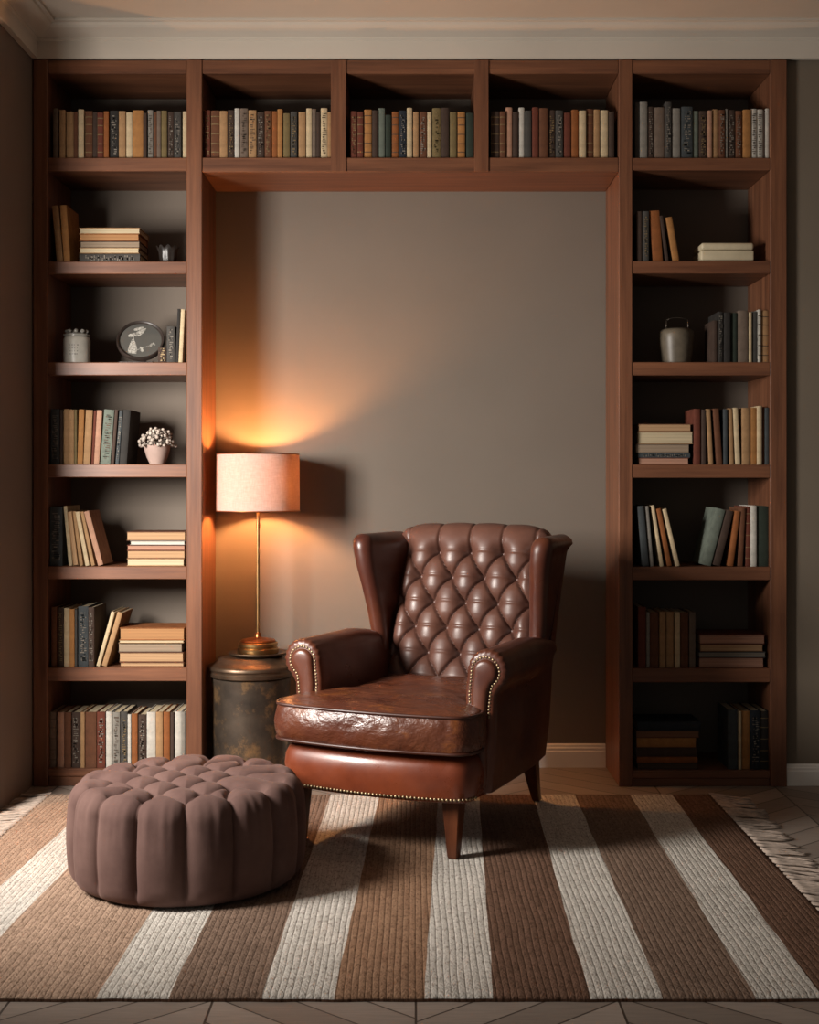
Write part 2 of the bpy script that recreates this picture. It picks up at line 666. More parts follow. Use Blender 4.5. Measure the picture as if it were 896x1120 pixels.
for j in range(NY):
    for c in range(len(cols_x) - 1):
        f = bm.faces.new((top[j][c], top[j][c + 1], top[j + 1][c + 1], top[j + 1][c]))
        f.material_index = mats.index(stripes[cols_x[c][0]])
        f.smooth = True
border = [top[0][c] for c in range(len(cols_x))] + [top[j][-1] for j in range(1, NY + 1)] + [top[NY][c] for c in range(len(cols_x) - 2, -1, -1)] + [top[j][0] for j in range(NY - 1, 0, -1)]
low = [bm.verts.new((v.co.x, v.co.y, 0.0005)) for v in border]
for i in range(len(border)):
    k = (i + 1) % len(border)
    f = bm.faces.new((border[i], low[i], low[k], border[k]))
    f.material_index = mats.index('rug_dark')
me = bpy.data.meshes.new('rug')
bm.to_mesh(me); bm.free()
rug = new_obj('rug', me, [M[m] for m in mats])
tag(rug, 'large braided rug striped in tan, brown and ivory with fringed ends on the floor', 'rug')
# fringe on the two ends: soft clumps of cotton strands
rnd = random.Random(3)
for side, xe in ((1, 1.090), (-1, -1.357)):
    bm = BM()
    y = rug_y1 - 0.004
    while y > rug_y0 + 0.006:
        n = rnd.randint(5, 7)
        ln = rnd.uniform(0.13, 0.165)
        drift = rnd.uniform(-0.045, 0.025)
        for s in range(n):
            ys = y - rnd.uniform(0, 0.020)
            d2 = drift + rnd.uniform(-0.012, 0.012)
            L = ln * rnd.uniform(0.85, 1.0)
            pts = []
            ph = rnd.uniform(0, 6)
            for q in range(7):
                u = q / 6
                pts.append((xe + side * L * u, ys + d2 * u * u + 0.004 * math.sin(ph + u * 7) * u, max(0.0032, 0.010 * (1 - u) ** 2 + 0.0035 + 0.002 * math.sin(ph + 5 * u))))
            tube(bm, pts, [0.0030, 0.0034, 0.0032, 0.003, 0.003, 0.0026, 0.0018], 5)
        y -= rnd.uniform(0.032, 0.042)
    obj('fringe', bm, M['fringe'], rug, smooth=True)


# ------------------------------------------------------------------ armchair (drawn facing -y, then turned)
TH = math.radians(-24)
chair = tag(empty('wingback_armchair', (0.064, -0.540, RT + 0.0018), TH), 'brown leather wingback armchair with tufted back and brass nailheads on the striped rug', 'armchair')


def spline(pts, n):
    """Catmull-Rom through 2-D points"""
    out = []
    P = [pts[0]] + list(pts) + [pts[-1]]
    m = len(pts) - 1
    for i in range(n + 1):
        t = i / n * m
        k = min(int(t), m - 1)
        u = t - k
        p0, p1, p2, p3 = (np.array(P[k + q], float) for q in range(4))
        out.append(tuple(0.5 * ((2 * p1) + (-p0 + p2) * u + (2 * p0 - 5 * p1 + 4 * p2 - p3) * u * u + (-p0 + 3 * p1 - 3 * p2 + p3) * u ** 3)))
    return out


def interp(z, tab):
    return float(np.interp(z, [a for a, _ in tab], [b for _, b in tab]))


# front faces: where the tufted face starts at each height, and the rear face
def y_face(z):
    return interp(z, [(0.40, 0.165), (0.47, 0.185), (0.60, 0.225), (0.75, 0.268), (0.90, 0.315), (0.96, 0.337)])


def y_rear(z):
    return interp(z, [(0.18, 0.300), (0.30, 0.305), (0.50, 0.330), (0.70, 0.365), (0.85, 0.398), (0.93, 0.418), (1.0, 0.43)])


def w_rear(z):
    return interp(z, [(0.18, 0.295), (0.45, 0.318), (0.7, 0.335), (1.0, 0.350)])


# rail: bowed front, convex leather band
def rail_outline(off):
    pts = []
    n = 40
    for i in range(n + 1):                                   # bowed front, corner to corner
        t = -1 + 2 * i / n
        x = 0.324 * t
        y = -0.460 - 0.040 * (1 - t * t)
        r = 0.05
        e = 0.324 - abs(x)
        if e < r:
            y += r - math.sqrt(max(0, r * r - (r - e) ** 2))
        pts.append((x, y))
    pts += [(0.320, -0.38), (0.328, -0.30), (0.318, 0.0), (0.300, 0.27), (-0.300, 0.27), (-0.318, 0.0), (-0.328, -0.30), (-0.320, -0.38)]
    out = []
    m = len(pts)
    for i in range(m):
        a, b = Vector(pts[i - 1]), Vector(pts[(i + 1) % m])
        t = (b - a).normalized()
        nrm = Vector((t.y, -t.x))
        out.append((pts[i][0] + nrm.x * off, pts[i][1] + nrm.y * off))
    return out


bm = BM()
rings = [[(x - 0.012, y, z) for x, y in rail_outline(o)] for z, o in ((0.186, -0.006), (0.190, 0.0), (0.205, 0.004), (0.23, 0.009), (0.26, 0.011), (0.29, 0.007), (0.312, -0.004), (0.324, -0.020), (0.328, -0.045))]
loft(bm, rings)
auto_smooth(obj('seat_rail', bm, M['leather_red'], chair), 50)

# nailheads along the bottom edge of the rail
bm = BM()
ol = rail_outline(0.004)[:41]
acc = 0.0
step = 0.0125
for a, b in zip(ol[:-1], ol[1:]):
    a, b = Vector(a), Vector(b)
    L = (b - a).length
    t = (b - a) / L
    while acc < L:
        p = a + t * acc
        dome(bm, (p.x - 0.012, p.y, 0.197), 0.0052, (t.y, -t.x, 0), 7)
        acc += step
    acc -= L
obj('nailhead_trim', bm, M['nail'], chair, smooth=True)


# arms
def arm_profile(grow=0.0, head=0.066, side=1):
    cx, cz = 0.322, 0.575
    zb = 0.198
    pts = [(0.252 - grow, zb), (0.252 - grow, 0.40), (0.253 - grow, 0.52)]
    R = head + grow
    for i in range(41):
        a = math.radians(178 - i * (178 + 52) / 40)
        pts.append((cx + 0.004 + R * math.cos(a), cz + R * math.sin(a)))
    pts += [(0.352 + grow, 0.50), (0.350 + grow, 0.44), (0.348 + grow, 0.32), (0.338 + grow, zb)]
    return [(side * x, z) for x, z in pts]


for side in (-1, 1):
    bm = BM()
    rings = []
    ys = [(-0.352, -0.016), (-0.350, -0.008), (-0.344, -0.002), (-0.335, 0.0)] + [(-0.33 + 0.012 * k, 0.0) for k in range(1, 10)] + [(-0.20, 0), (-0.10, 0), (0.0, 0), (0.06, 0), (0.12, -0.003), (0.18, -0.008), (0.26, -0.014)]
    for y, g in ys:
        head = 0.066 - max(0, y) * 0.09
        ring = []
        for k, (x, z) in enumerate(arm_profile(g, head, side)):
            dz = 0.0
            dx = 0.0
            dy = 0.0
            if 3 <= k <= 43:
                amp = 0.0022 * math.exp(-max(0, y + 0.344) / 0.035)
                w = amp * math.sin((k - 3) * 1.9)
                cx = side * 0.326
                v = Vector((x - cx, z - 0.575)).normalized()
                dx, dz = v.x * w, v.y * w
            t = max(0.0, (0.45 - z) / 0.27)
            ring.append((x + dx - side * 0.012 * max(0, y + 0.05) * t * 3, y + dy, z + dz))
        rings.append(ring)
    loft(bm, rings)
    arm = auto_smooth(obj('arm', bm, M['leather'], chair), 60)
    # keyhole facing with its own nail border
    def facing(inset):
        cx, cz = 0.322, 0.572
        pts = []
        hw = 0.030 - inset
        pts.append((0.300 - hw + 0.006, 0.215))
        pts.append((0.300 - hw + 0.004, 0.40))
        pts.append((0.300 - hw, 0.50))
        R = 0.045 - inset
        for i in range(25):
            a = math.radians(185 - i * (185 + 60) / 24)
            pts.append((cx + R * math.cos(a), cz + R * math.sin(a)))
        pts.append((0.300 + hw + 0.008, 0.515))
        pts.append((0.300 + hw + 0.002, 0.46))
        pts.append((0.300 + hw + 0.002, 0.215))
        return [(side * x, z) for x, z in pts]
    bm = BM()
    loft(bm, [[(x, y, z) for x, z in facing(i)] for i, y in ((0.006, -0.350), (0.006, -0.355), (0.008, -0.360), (0.014, -0.364), (0.022, -0.366))])
    auto_smooth(obj('arm_facing', bm, M['leather'], arm), 60)
    bm = BM()
    poly = facing(-0.001)
    acc = 0.0
    for a, b in zip(poly[1:-1], poly[2:]):
        a, b = Vector(a), Vector(b)
        L = (b - a).length
        t = (b - a) / L
        while acc < L:
            p = a + t * acc
            if p.y > 0.43:
                dome(bm, (p.x, -0.3515, p.y), 0.0046, (0, -1, 0), 7)
            acc += 0.0108
        acc -= L
    obj('nailhead_trim', bm, M['nail'], arm, smooth=True)

# wings
for side in (-1, 1):
    bm = BM()
    rings = []
    zs = [0.545, 0.58, 0.62, 0.66, 0.70, 0.74, 0.78, 0.82, 0.86, 0.90, 0.915, 0.93, 0.942, 0.955, 0.972, 0.983, 0.989, 0.991]
    for z in zs:
        yf = interp(z, [(0.54, 0.175), (0.62, 0.172), (0.70, 0.158), (0.80, 0.132), (0.88, 0.110), (0.94, 0.106), (0.97, 0.112), (0.991, 0.135)])
        yb = y_rear(min(z, 0.95)) - 0.012
        th = interp(z, [(0.54, 0.050), (0.7, 0.056), (0.9, 0.066), (0.955, 0.070), (0.972, 0.064), (0.983, 0.050), (0.989, 0.032), (0.991, 0.014)])
        fl = interp(z, [(0.54, 0.0), (0.75, 0.006), (0.93, 0.018), (0.99, 0.022)])
        roll = 0.020 * math.exp(-((z - 0.962) / 0.020) ** 2)
        ring = []
        N = 9
        for i in range(N):                                       # rolled front
            a = PI + (PI) * i / (N - 1)
            ring.append((math.cos(a) * th * 0.56 + fl, yf + th * 0.5 + math.sin(a) * th * 0.62))
        for u in (0.25, 0.5, 0.75, 1.0):
            ring.append((th * 0.40 + fl * (1 - u) + roll, yf + th * 0.5 + (yb - yf - th * 0.5) * u))
        for u in (1.0, 0.75, 0.5, 0.25):
            ring.append((-th * 0.40 + fl * (1 - u) - 0.045 * u * min(1, (z - 0.54) / 0.3) * min(1, (0.991 - z) / 0.03), yf + th * 0.5 + (yb - yf - th * 0.5) * u))
        base = w_rear(z) - 0.026
        rings.append([(side * (base + x), y, z if z < 0.6 else 0.6 + (z - 0.6) * 0.945) for x, y in ring])
    loft(bm, rings)
    auto_smooth(obj('wing', bm, M['leather'], chair), 70)

# rear shell
bm = BM()
rings = []
for z in (0.19, 0.20, 0.26, 0.33, 0.42, 0.5, 0.6, 0.7, 0.8, 0.88, 0.915, 0.938):
    w = w_rear(z) + 0.002
    yr = y_rear(z)
    yf = max(y_face(z) + 0.045, yr - 0.12) if z > 0.4 else yr - 0.10
    r = 0.03
    ring = [(-w, yf), (-w, yr - r)]
    for i in range(1, 6):
        a = PI - i * PI / 12
        ring.append((-w + r + r * math.cos(a), yr - r + r * math.sin(a)))
    ring += [(-w * 0.5, yr + 0.004), (0, yr + 0.006), (w * 0.5, yr + 0.004)]
    for i in range(1, 6):
        a = PI / 2 - i * PI / 12
        ring.append((w - r + r * math.cos(a), yr - r + r * math.sin(a)))
    ring += [(w, yr - r), (w, yf)]
    rings.append([(x, y, z) for x, y in ring])
loft(bm, rings)
auto_smooth(obj('back_shell', bm, M['leather'], chair), 50)

# tufted inner back: diamond lattice of buttons
DX, DV = 0.0625, 0.094
arc = spline([(0.150, 0.40), (0.185, 0.47), (0.230, 0.61), (0.275, 0.76), (0.316, 0.89), (0.334, 0.940), (0.358, 0.972), (0.388, 0.984), (0.418, 0.975), (0.436, 0.948), (0.437, 0.920)], 400)
ln = np.cumsum([0] + [math.hypot(b[0] - a[0], b[1] - a[1]) for a, b in zip(arc[:-1], arc[1:])])
ARC = np.array(arc)


def arc_at(v):
    y = np.interp(v, ln, ARC[:, 0]); z = np.interp(v, ln, ARC[:, 1])
    e = 0.004
    y2 = np.interp(v + e, ln, ARC[:, 0]) - np.interp(v - e, ln, ARC[:, 0])
    z2 = np.interp(v + e, ln, ARC[:, 1]) - np.interp(v - e, ln, ARC[:, 1])
    L = math.hypot(y2, z2) or 1
    return y, z, -z2 / L, y2 / L                              # point and outward normal


v_top = float(np.interp(0.905, ARC[:200, 1], ln[:200]))       # height of the top button row
NROW = 5


def tuft(x, v):
    """pillow height over the face and pit depth at the buttons"""
    q = (v_top - v) / DV
    p = x / DX
    if q >= 0:
        a, b = (p + q) / 2, (p - q) / 2
        fa, fb = abs(math.sin(PI * a)), abs(math.sin(PI * b))
        h = 0.55 * (fa * fb) ** 0.55 + 0.45 * math.tanh(fa / 0.10) * math.tanh(fb / 0.10)
        hor = abs(math.sin(PI * q))                           # faint horizontal pull between buttons
        h *= 0.84 + 0.16 * math.tanh(hor / 0.16)
    else:
        fx = abs(math.sin(PI * p / 2))
        a = abs(math.sin(PI * p / 2))
        flat = min(1.0, -q / 0.9)
        h = (0.55 * a ** 1.1 + 0.45 * math.tanh(a / 0.10) ** 2) * (1 - 0.8 * flat) + 0.8 * flat * (0.80 + 0.20 * math.tanh(a / 0.07))
        h *= 0.84 + 0.16 * math.tanh(abs(math.sin(PI * max(q, -0.5))) / 0.16)
    qi = round(q)
    d = 9.0
    if 0 <= qi < NROW:
        off = qi % 2
        pi_ = 2 * round((p - off) / 2) + off
        d = math.hypot((p - pi_) * DX, (q - qi) * DV)
    pit = math.exp(-(d / 0.025) ** 2)
    return h, pit


HW = 0.283
bm = BM()
NU, NV = 150, 190
V1 = ln[-1]
P = []
for j in range(NV + 1):
    v = V1 * j / NV
    y, z, ny, nz = arc_at(v)
    row = []
    hwv = HW - 0.022 * min(1.0, max(0.0, (z - 0.55) / 0.35)) + 0.040 * min(1.0, max(0.0, (v - v_top - 0.035) / 0.05))
    for i in range(NU + 1):
        x = -hwv + 2 * hwv * i / NU
        h, pit = tuft(x, v)
        e = (hwv - abs(x))
        edge = 1 - math.exp(-e / 0.02)
        fade = min(1, max(0, (V1 - v) / 0.05))
        d = (0.033 * h * fade - 0.026 * pit) * edge - 0.010 - 0.02 * (1 - edge)
        zz = z - 0.010 * (x / HW) ** 2 * max(0, (z - 0.78) / 0.2)
        row.append((x, y + ny * d, zz + nz * d))
    P.append(row)
grid(bm, P)
bk = obj('tufted_back', bm, M['leather_back'], chair, smooth=True)
for r_ in range(NROW):
    for c in range(-4, 5):
        if (c + r_) % 2 or abs(c * DX) > 0.22:
            continue
        v = v_top - r_ * DV
        y, z, ny, nz = arc_at(v)
        x = c * DX
        d = -0.010 - 0.0243
        bmb = BM(); dome(bmb, (x, y + ny * d, z + nz * d), 0.0095, (0, ny, nz), 12)
        obj('button', bmb, M['button'], bk, smooth=True)


# T-shaped seat cushion
def cushion_outline(n_front=60):
    pts = []
    W, w = 0.345, 0.246
    yf, ys = -0.486, -0.362
    for i in range(n_front + 1):
        t = -1 + 2 * i / n_front
        x = W * t
        y = yf - 0.040 * (1 - t * t)
        r = 0.06
        e = W - abs(x)
        if e < r:
            y += r - math.sqrt(max(0, r * r - (r - e) ** 2))
        pts.append((x, y))
    right = [(W, -0.405), (W - 0.004, -0.378), (W - 0.02, ys), (0.28, ys + 0.002), (w + 0.008, ys + 0.010), (w, ys + 0.03), (w, -0.25), (w, -0.15), (w, -0.05), (w, 0.05), (w, 0.12), (w - 0.015, 0.165), (w - 0.04, 0.18),
             (0.10, 0.185)]
    pts += right + [(0, 0.186)] + [(-x, y) for x, y in reversed(right)]
    # resample evenly
    Q = [Vector(p) for p in pts] + [Vector(pts[0])]
    L = [0.0]
    for a, b in zip(Q[:-1], Q[1:]):
        L.append(L[-1] + (b - a).length)
    out = []
    N = 220
    for i in range(N):
        s = L[-1] * i / N
        out.append((float(np.interp(s, L, [q.x for q in Q])), float(np.interp(s, L, [q.y for q in Q]))))
    return out


CO = [(x - 0.018 * min(1.0, max(0.0, (-0.25 - y) / 0.12)), y) for x, y in cushion_outline()]


def off_ring(o):
    m = len(CO)
    out = []
    for i in range(m):
        a, b = Vector(CO[(i - 2) % m]), Vector(CO[(i + 2) % m])
        t = (b - a).normalized()
        out.append((CO[i][0] + t.y * o, CO[i][1] - t.x * o))
    return out


bm = BM()
ZB, ZT = 0.332, 0.452
rings = []
for z, o in ((ZB, -0.03), (ZB + 0.003, -0.008), (ZB + 0.008, -0.001), (0.352, 0.006), (0.372, 0.011), (0.392, 0.013), (0.412, 0.011), (0.432, 0.006), (ZT - 0.006, 0.0), (ZT, -0.004)):
    rr = []
    for x, y in off_ring(o):
        k = mnoise.noise((x * 9, y * 9, z * 14)) * 0.008 + mnoise.noise((x * 22, y * 22, z * 34 + 4)) * 0.004
        kk = k if ZB + .01 < z < ZT - .008 else 0
        m = Vector((x, y + 0.15)).normalized()
        rr.append((x + m.x * kk, y + m.y * kk, z))
    rings.append(rr)
CXc = Vector((0, -0.13))
for s in [0.985, 0.96, 0.93, 0.89, 0.84, 0.78, 0.72, 0.66, 0.6, 0.54, 0.48, 0.42, 0.36, 0.3, 0.24, 0.18, 0.12, 0.06, 0.02]:
    rr = []
    for x, y in CO:
        p = CXc + (Vector((x, y)) - CXc) * s
        crown = 0.030 * (1 - s ** 5)
        wr = (mnoise.noise((p.x * 5 + p.y * 5, p.y * 13 - p.x * 6, 1)) * 0.007 + mnoise.noise((p.x * 16, p.y * 26, 5)) * 0.0025) * min(1, (1 - s) * 6)
        rr.append((p.x, p.y, ZT + crown + wr))
    rings.append(rr)
loft(bm, rings)
cush = obj('seat_cushion', bm, M['leather_seat'], chair, smooth=True)
for z, o in ((ZT - 0.001, 0.001), (ZB + 0.008, 0.002)):
    bm = BM()
    tube(bm, [(x, y, z) for x, y in off_ring(o)], 0.0052, 8, closed=True)
    obj('piping', bm, M['piping'], cush, smooth=True)

# legs
for side in (-1, 1):
    bm = BM()
    rings = []
    ox = -0.018 if side > 0 else -0.052
    for z, h, dx, dy in ((0.0, 0.0145, 0.0, 0.0), (0.002, 0.016, 0, 0), (0.06, 0.020, 0, 0), (0.19, 0.030, 0, 0)):
        c = (side * 0.252 + ox, -0.395)
        rings.append([(c[0] + a * h, c[1] + b * h, z) for a, b in ((-1, -1), (1, -1), (1, 1), (-1, 1))])
    loft(bm, rings)
    bmesh.ops.bevel(bm, geom=list(bm.edges), offset=0.0025, segments=2, affect='EDGES')
    auto_smooth(obj('leg', bm, M['leg_wood'], chair), 40)
for side in (-1, 1):
    bm = BM()
    rings = []
    for z, h, u in ((0.0, 0.014, 1.0), (0.06, 0.018, 0.62), (0.12, 0.022, 0.3), (0.195, 0.026, 0.0)):
        c = (side * (0.255 - 0.02 * u), 0.262 + 0.135 * u)
        rings.append([(c[0] + a * h, c[1] + b * h, z) for a, b in ((-1, -1), (1, -1), (1, 1), (-1, 1))])
    loft(bm, rings)
    bmesh.ops.bevel(bm, geom=list(bm.edges), offset=0.0025, segments=2, affect='EDGES')
    auto_smooth(obj('leg', bm, M['leg_wood'], chair), 40)


# ------------------------------------------------------------------ ottoman
OT = (-0.672, -1.175, RT + 0.0018)
OR, OH = 0.338, 0.292
NS = 15
ph0 = math.radians(-90 + 8.4)


def ottoman():
    bt = []
    for k in range(NS):
        a = ph0 + 2 * PI * k / NS
        bt.append((0.268, a))
    def xy(p): return np.array((p[0] * math.cos(p[1]), p[0] * math.sin(p[1])))
    O = [xy(p) for p in bt]
    hx, hy = 0.066, 0.068                                     # half spacing across, row spacing
    LA = {}
    for j in range(-4, 5):
        for i in range(-5, 6):
            if (i + j) % 2 == 0:
                p = np.array((i * hx + 0.012, j * hy + 0.008))
                if np.linalg.norm(p) < 0.212:
                    LA[(i, j)] = p
    segs = []
    for (i, j), p in LA.items():
        for di in (-1, 1):
            if (i + di, j + 1) in LA:
                segs.append((p, LA[(i + di, j + 1)]))
    for a in O:
        segs.append((a, min(LA.values(), key=lambda q: np.linalg.norm(q - a))))
    for q in LA.values():
        if np.linalg.norm(q) > 0.13:
            for a in sorted(O, key=lambda o: np.linalg.norm(q - o))[:2]:
                segs.append((a, q))
    pts = O + list(LA.values())
    S0 = np.array([s[0] for s in segs]); S1 = np.array([s[1] for s in segs])
    PT = np.array(pts)

    def top_h(x, y):
        p = np.array((x, y))
        d = S1 - S0
        t = np.clip(((p - S0) * d).sum(1) / (d * d).sum(1), 0, 1)
        ds = np.linalg.norm(S0 + d * t[:, None] - p, axis=1).min()
        db = np.linalg.norm(PT - p, axis=1).min()
        return 0.45 * math.tanh(ds / 0.010) + 0.55 * math.tanh(ds / 0.035), math.exp(-(db / 0.022) ** 2)

    NA = 450
    prof = []                                                  # (r, z, kind)
    for r in np.linspace(0.004, 0.285, 60):
        prof.append((r, OH + 0.012 * (1 - (r / 0.3) ** 2), 0.0))
    for i in range(1, 15):                                     # shoulder
        a = PI / 2 * (1 - i / 14)
        prof.append((0.285 + (OR - 0.006 - 0.285) * math.cos(a), OH - 0.058 + 0.058 * math.sin(a), i / 14))
    for z in np.linspace(OH - 0.066, 0.05, 26):
        prof.append((OR - 0.006 + 0.006 * math.sin(PI * min(1, max(0, (OH - 0.058 - z) / (OH - 0.10)))), z, 1.0))
    for i in range(1, 9):
        a = PI / 2 * i / 8
        prof.append((OR - 0.048 + 0.042 * math.cos(a), 0.042 - 0.040 * math.sin(a), 1.0))
    prof.append((0.15, 0.0005, 1.0)); prof.append((0.004, 0.0, 1.0))
    bm = BM()
    rings = []
    for (r, z, k) in prof:
        ring = []
        for i in range(NA):
            a = 2 * PI * i / NA
            sx = (a - ph0) * NS / (2 * PI)
            fr = abs(sx - round(sx)) * 2 * PI / NS * OR        # metres from nearest seam
            pil = 1 - math.exp(-fr / 0.016)
            puff = abs(math.sin(PI * sx)) ** 0.6
            rr, zz = r, z
            if k == 0.0:
                x, y = r * math.cos(a), r * math.sin(a)
                h, pit = top_h(x, y)
                out = min(1.0, max(0.0, (r - 0.262) / 0.025))
                h = h * (1 - out) + pil * out
                zz = z + 0.022 * h - 0.014 * pit - 0.018
            else:
                w = k if z > OH - 0.06 else 1.0
                zz = z + (0.022 * pil - 0.018) * (1 - k) if k < 1 else z
                foot = min(1, z / 0.05) if z < 0.05 else 1
                d = (-0.018 * (1 - pil) + 0.010 * puff) * foot
                # gathers running down from the shoulder
                if z > 0.12:
                    g = mnoise.noise((a * 17, z * 2.2, 3.0)) * 0.0060 * min(1, (z - 0.12) / 0.15)
                    d += g * pil
                rr = r + d * (0.35 + 0.65 * w)
            ring.append((rr * math.cos(a), rr * math.sin(a), zz))
        rings.append(ring)
    loft(bm, rings)
    o = obj('ottoman', bm, M['velvet'], None, smooth=True)
    o.location = OT
    tag(o, 'round mauve brown tufted velvet ottoman resting on the rug before the armchair', 'ottoman')


ottoman()

# ------------------------------------------------------------------ drum table and lamp
TX, TY = X(274.8, 0.13), 0.13
dt = tag(empty('drum_table', (TX, TY, 0)), 'weathered metal drum side table with a stepped lid carrying the lamp', 'side table')
bm = BM()
lathe(bm, [(0.150, 0.0), (0.155, 0.004), (0.155, 0.03), (0.150, 0.036), (0.152, 0.06), (0.1535, 0.20), (0.153, 0.36), (0.156, 0.395), (0.157, 0.404), (0.150, 0.410)], 96)
auto_smooth(obj('drum_body', bm, M['drum'], dt), 35)
bm = BM()
lathe(bm, [(0.10, 0.4102), (0.163, 0.4102), (0.168, 0.414), (0.169, 0.426), (0.165, 0.431), (0.166, 0.437), (0.170, 0.441), (0.170, 0.449), (0.166, 0.455), (0.150, 0.462), (0.136, 0.472), (0.128, 0.483), (0.120, 0.487), (0.0, 0.487)], 96)
auto_smooth(obj('drum_lid', bm, M['bronze'], dt), 35)

LX, LY, LZ = X(282.3, 0.13), 0.13, 0.4872
lp = tag(empty('table_lamp', (LX, LY, LZ)), 'glowing table lamp with pinkish linen drum shade and slim brass stem', 'lamp')


def lpart(name, prof, mat, parent=lp, n=64, ang=35):
    bm = BM(); lathe(bm, prof, n)
    return auto_smooth(obj(name, bm, M[mat], parent), ang)


lpart('base_saucer', [(0.05, 0), (0.085, 0.0), (0.110, 0.006), (0.117, 0.012), (0.1165, 0.016), (0.108, 0.015), (0.086, 0.011), (0.0, 0.011)], 'bronze')
lpart('base_disc', [(0.06, 0.0112), (0.079, 0.0112), (0.081, 0.016), (0.081, 0.030), (0.078, 0.033), (0.074, 0.034), (0.0745, 0.038), (0.078, 0.041), (0.078, 0.050), (0.073, 0.055), (0.0, 0.055)], 'brass')
lpart('base_cap', [(0.05, 0.0552), (0.068, 0.0552), (0.070, 0.059), (0.066, 0.064), (0.040, 0.069), (0.016, 0.072), (0.012, 0.078), (0.012, 0.088), (0.009, 0.092), (0.0, 0.092)], 'copper')
zt = Z(556, LY) - LZ
lpart('stem', [(0.0062, 0.092), (0.0062, zt * 0.86), (0.0085, zt * 0.862), (0.0085, zt * 0.90), (0.0062, zt * 0.902), (0.0062, zt + 0.035)], 'brass', n=24)
SB, ST = Z(559, LY) - LZ, Z(496.5, LY) - LZ
SR = 45.6 / (FPX / (CAM_D + LY))
bm = BM()
prof = [(SR, SB), (SR - 0.001, (SB + ST) / 2), (SR - 0.002, ST), (SR - 0.0036, ST), (SR - 0.0026, (SB + ST) / 2), (SR - 0.0016, SB), (SR, SB)]
lathe(bm, prof, 96, cap=(False, False))
shade_o = auto_smooth(obj('lamp_shade', bm, M['shade'], lp), 60)
for z, r in ((SB + 0.001, SR), (ST - 0.001, SR - 0.002)):
    bm = BM(); tube(bm, [(r * math.cos(2 * PI * i / 96), r * math.sin(2 * PI * i / 96), z) for i in range(96)], 0.0022, 6, closed=True)
    obj('shade_rim', bm, M['copper'], shade_o, smooth=True)
bm = BM()                                                     # spider: three spokes to the stem top
for k in range(3):
    a = 2 * PI * k / 3 + 0.4
    tube(bm, [(0.006 * math.cos(a), 0.006 * math.sin(a), zt + 0.03), ((SR - 0.003) * math.cos(a), (SR - 0.003) * math.sin(a), SB + 0.004)], 0.0016, 6)
obj('shade_spider', bm, M['brass'], lp)
lpart('bulb_socket', [(0.008, zt + 0.036), (0.014, zt + 0.038), (0.015, zt + 0.066), (0.011, zt + 0.070), (0.0, zt + 0.070)], 'brass', n=24)
lpart('bulb', [(0.009, zt + 0.0705), (0.010, zt + 0.074), (0.010, zt + 0.130), (0.008, zt + 0.136), (0.004, zt + 0.139), (0.0, zt + 0.1395)], 'bulb', n=24, ang=80)
LAMP_TOP, LAMP_BOT = LZ + ST, LZ + SB

# ------------------------------------------------------------------ small things on the shelves
M['jar_glass'] = mottled('frosted_jar', hexc('b9b5ab'), 0.35, 18.0, 0.15)
M['jar_lid'] = mottled('jar_lid_glass', hexc('8f8d86'), 0.2, 30.0, 0.2)
M['frame_dark'] = mottled('dark_mirror_frame', hexc('2e2622'), 0.4, 30.0, 0.3)
M['mirror'] = mottled('dim_mirror_glass', hexc('6f706c'), 0.12, 3.0, 0.15, metal=0.55)
M['reflected'] = mottled('painted_reflection', hexc('928f87'), 0.7, 160.0, 0.85)
M['pot'] = mottled('clay_pot', hexc('9b847a'), 0.75, 14.0, 0.12)
M['bud'] = mottled('dry_flower_buds', hexc('a3978c'), 0.85, 90.0, 0.55)
M['smoked'] = mottled('smoked_glass', hexc('2b2623'), 0.35, 20.0, 0.5)
M['cream_box'] = mottled('cream_lacquer', hexc('bdb094'), 0.5, 14.0, 0.12)
M['crock'] = mottled('glazed_crock', hexc('5c5346'), 0.42, 16.0, 0.3)
M['wire'] = mottled('thin_wire', hexc('6b6258'), 0.4, 20.0, 0.2, metal=0.8)

FY = 0.035


def lathe_obj(name, prof, mat, parent, n=48, ang=40, fn=None):
    bm = BM(); lathe(bm, prof, n)
    if fn:
        for v in bm.verts:
            fn(v)
    return auto_smooth(obj(name, bm, M[mat], parent), ang)


# smoked glass votive, second shelf
y = FY + 0.07
v = tag(empty('candle_holder', (X(184, y), y, Z(285.8) + 0.0004)), 'small smoked glass candle holder with scalloped rim on second shelf of lamp-side bookcase', 'candle holder')


def scallop(vv):
    r = math.hypot(vv.co.x, vv.co.y)
    a = math.atan2(vv.co.y, vv.co.x)
    if vv.co.z > 0.045:
        vv.co.z += 0.006 * math.cos(a * 9) * (vv.co.z - 0.045) / 0.025
    f = 1 + 0.04 * math.cos(a * 9)
    vv.co.x *= f; vv.co.y *= f


lathe_obj('glass_cup', [(0.022, 0), (0.026, 0.002), (0.030, 0.01), (0.034, 0.03), (0.036, 0.05), (0.042, 0.066), (0.044, 0.070), (0.041, 0.070), (0.034, 0.052), (0.031, 0.03), (0.027, 0.012), (0.0, 0.010)], 'smoked', v, 72, 60, scallop)
lathe_obj('candle', [(0.024, 0.0105), (0.026, 0.03), (0.025, 0.036), (0.0, 0.037)], 'smoked', v, 32)

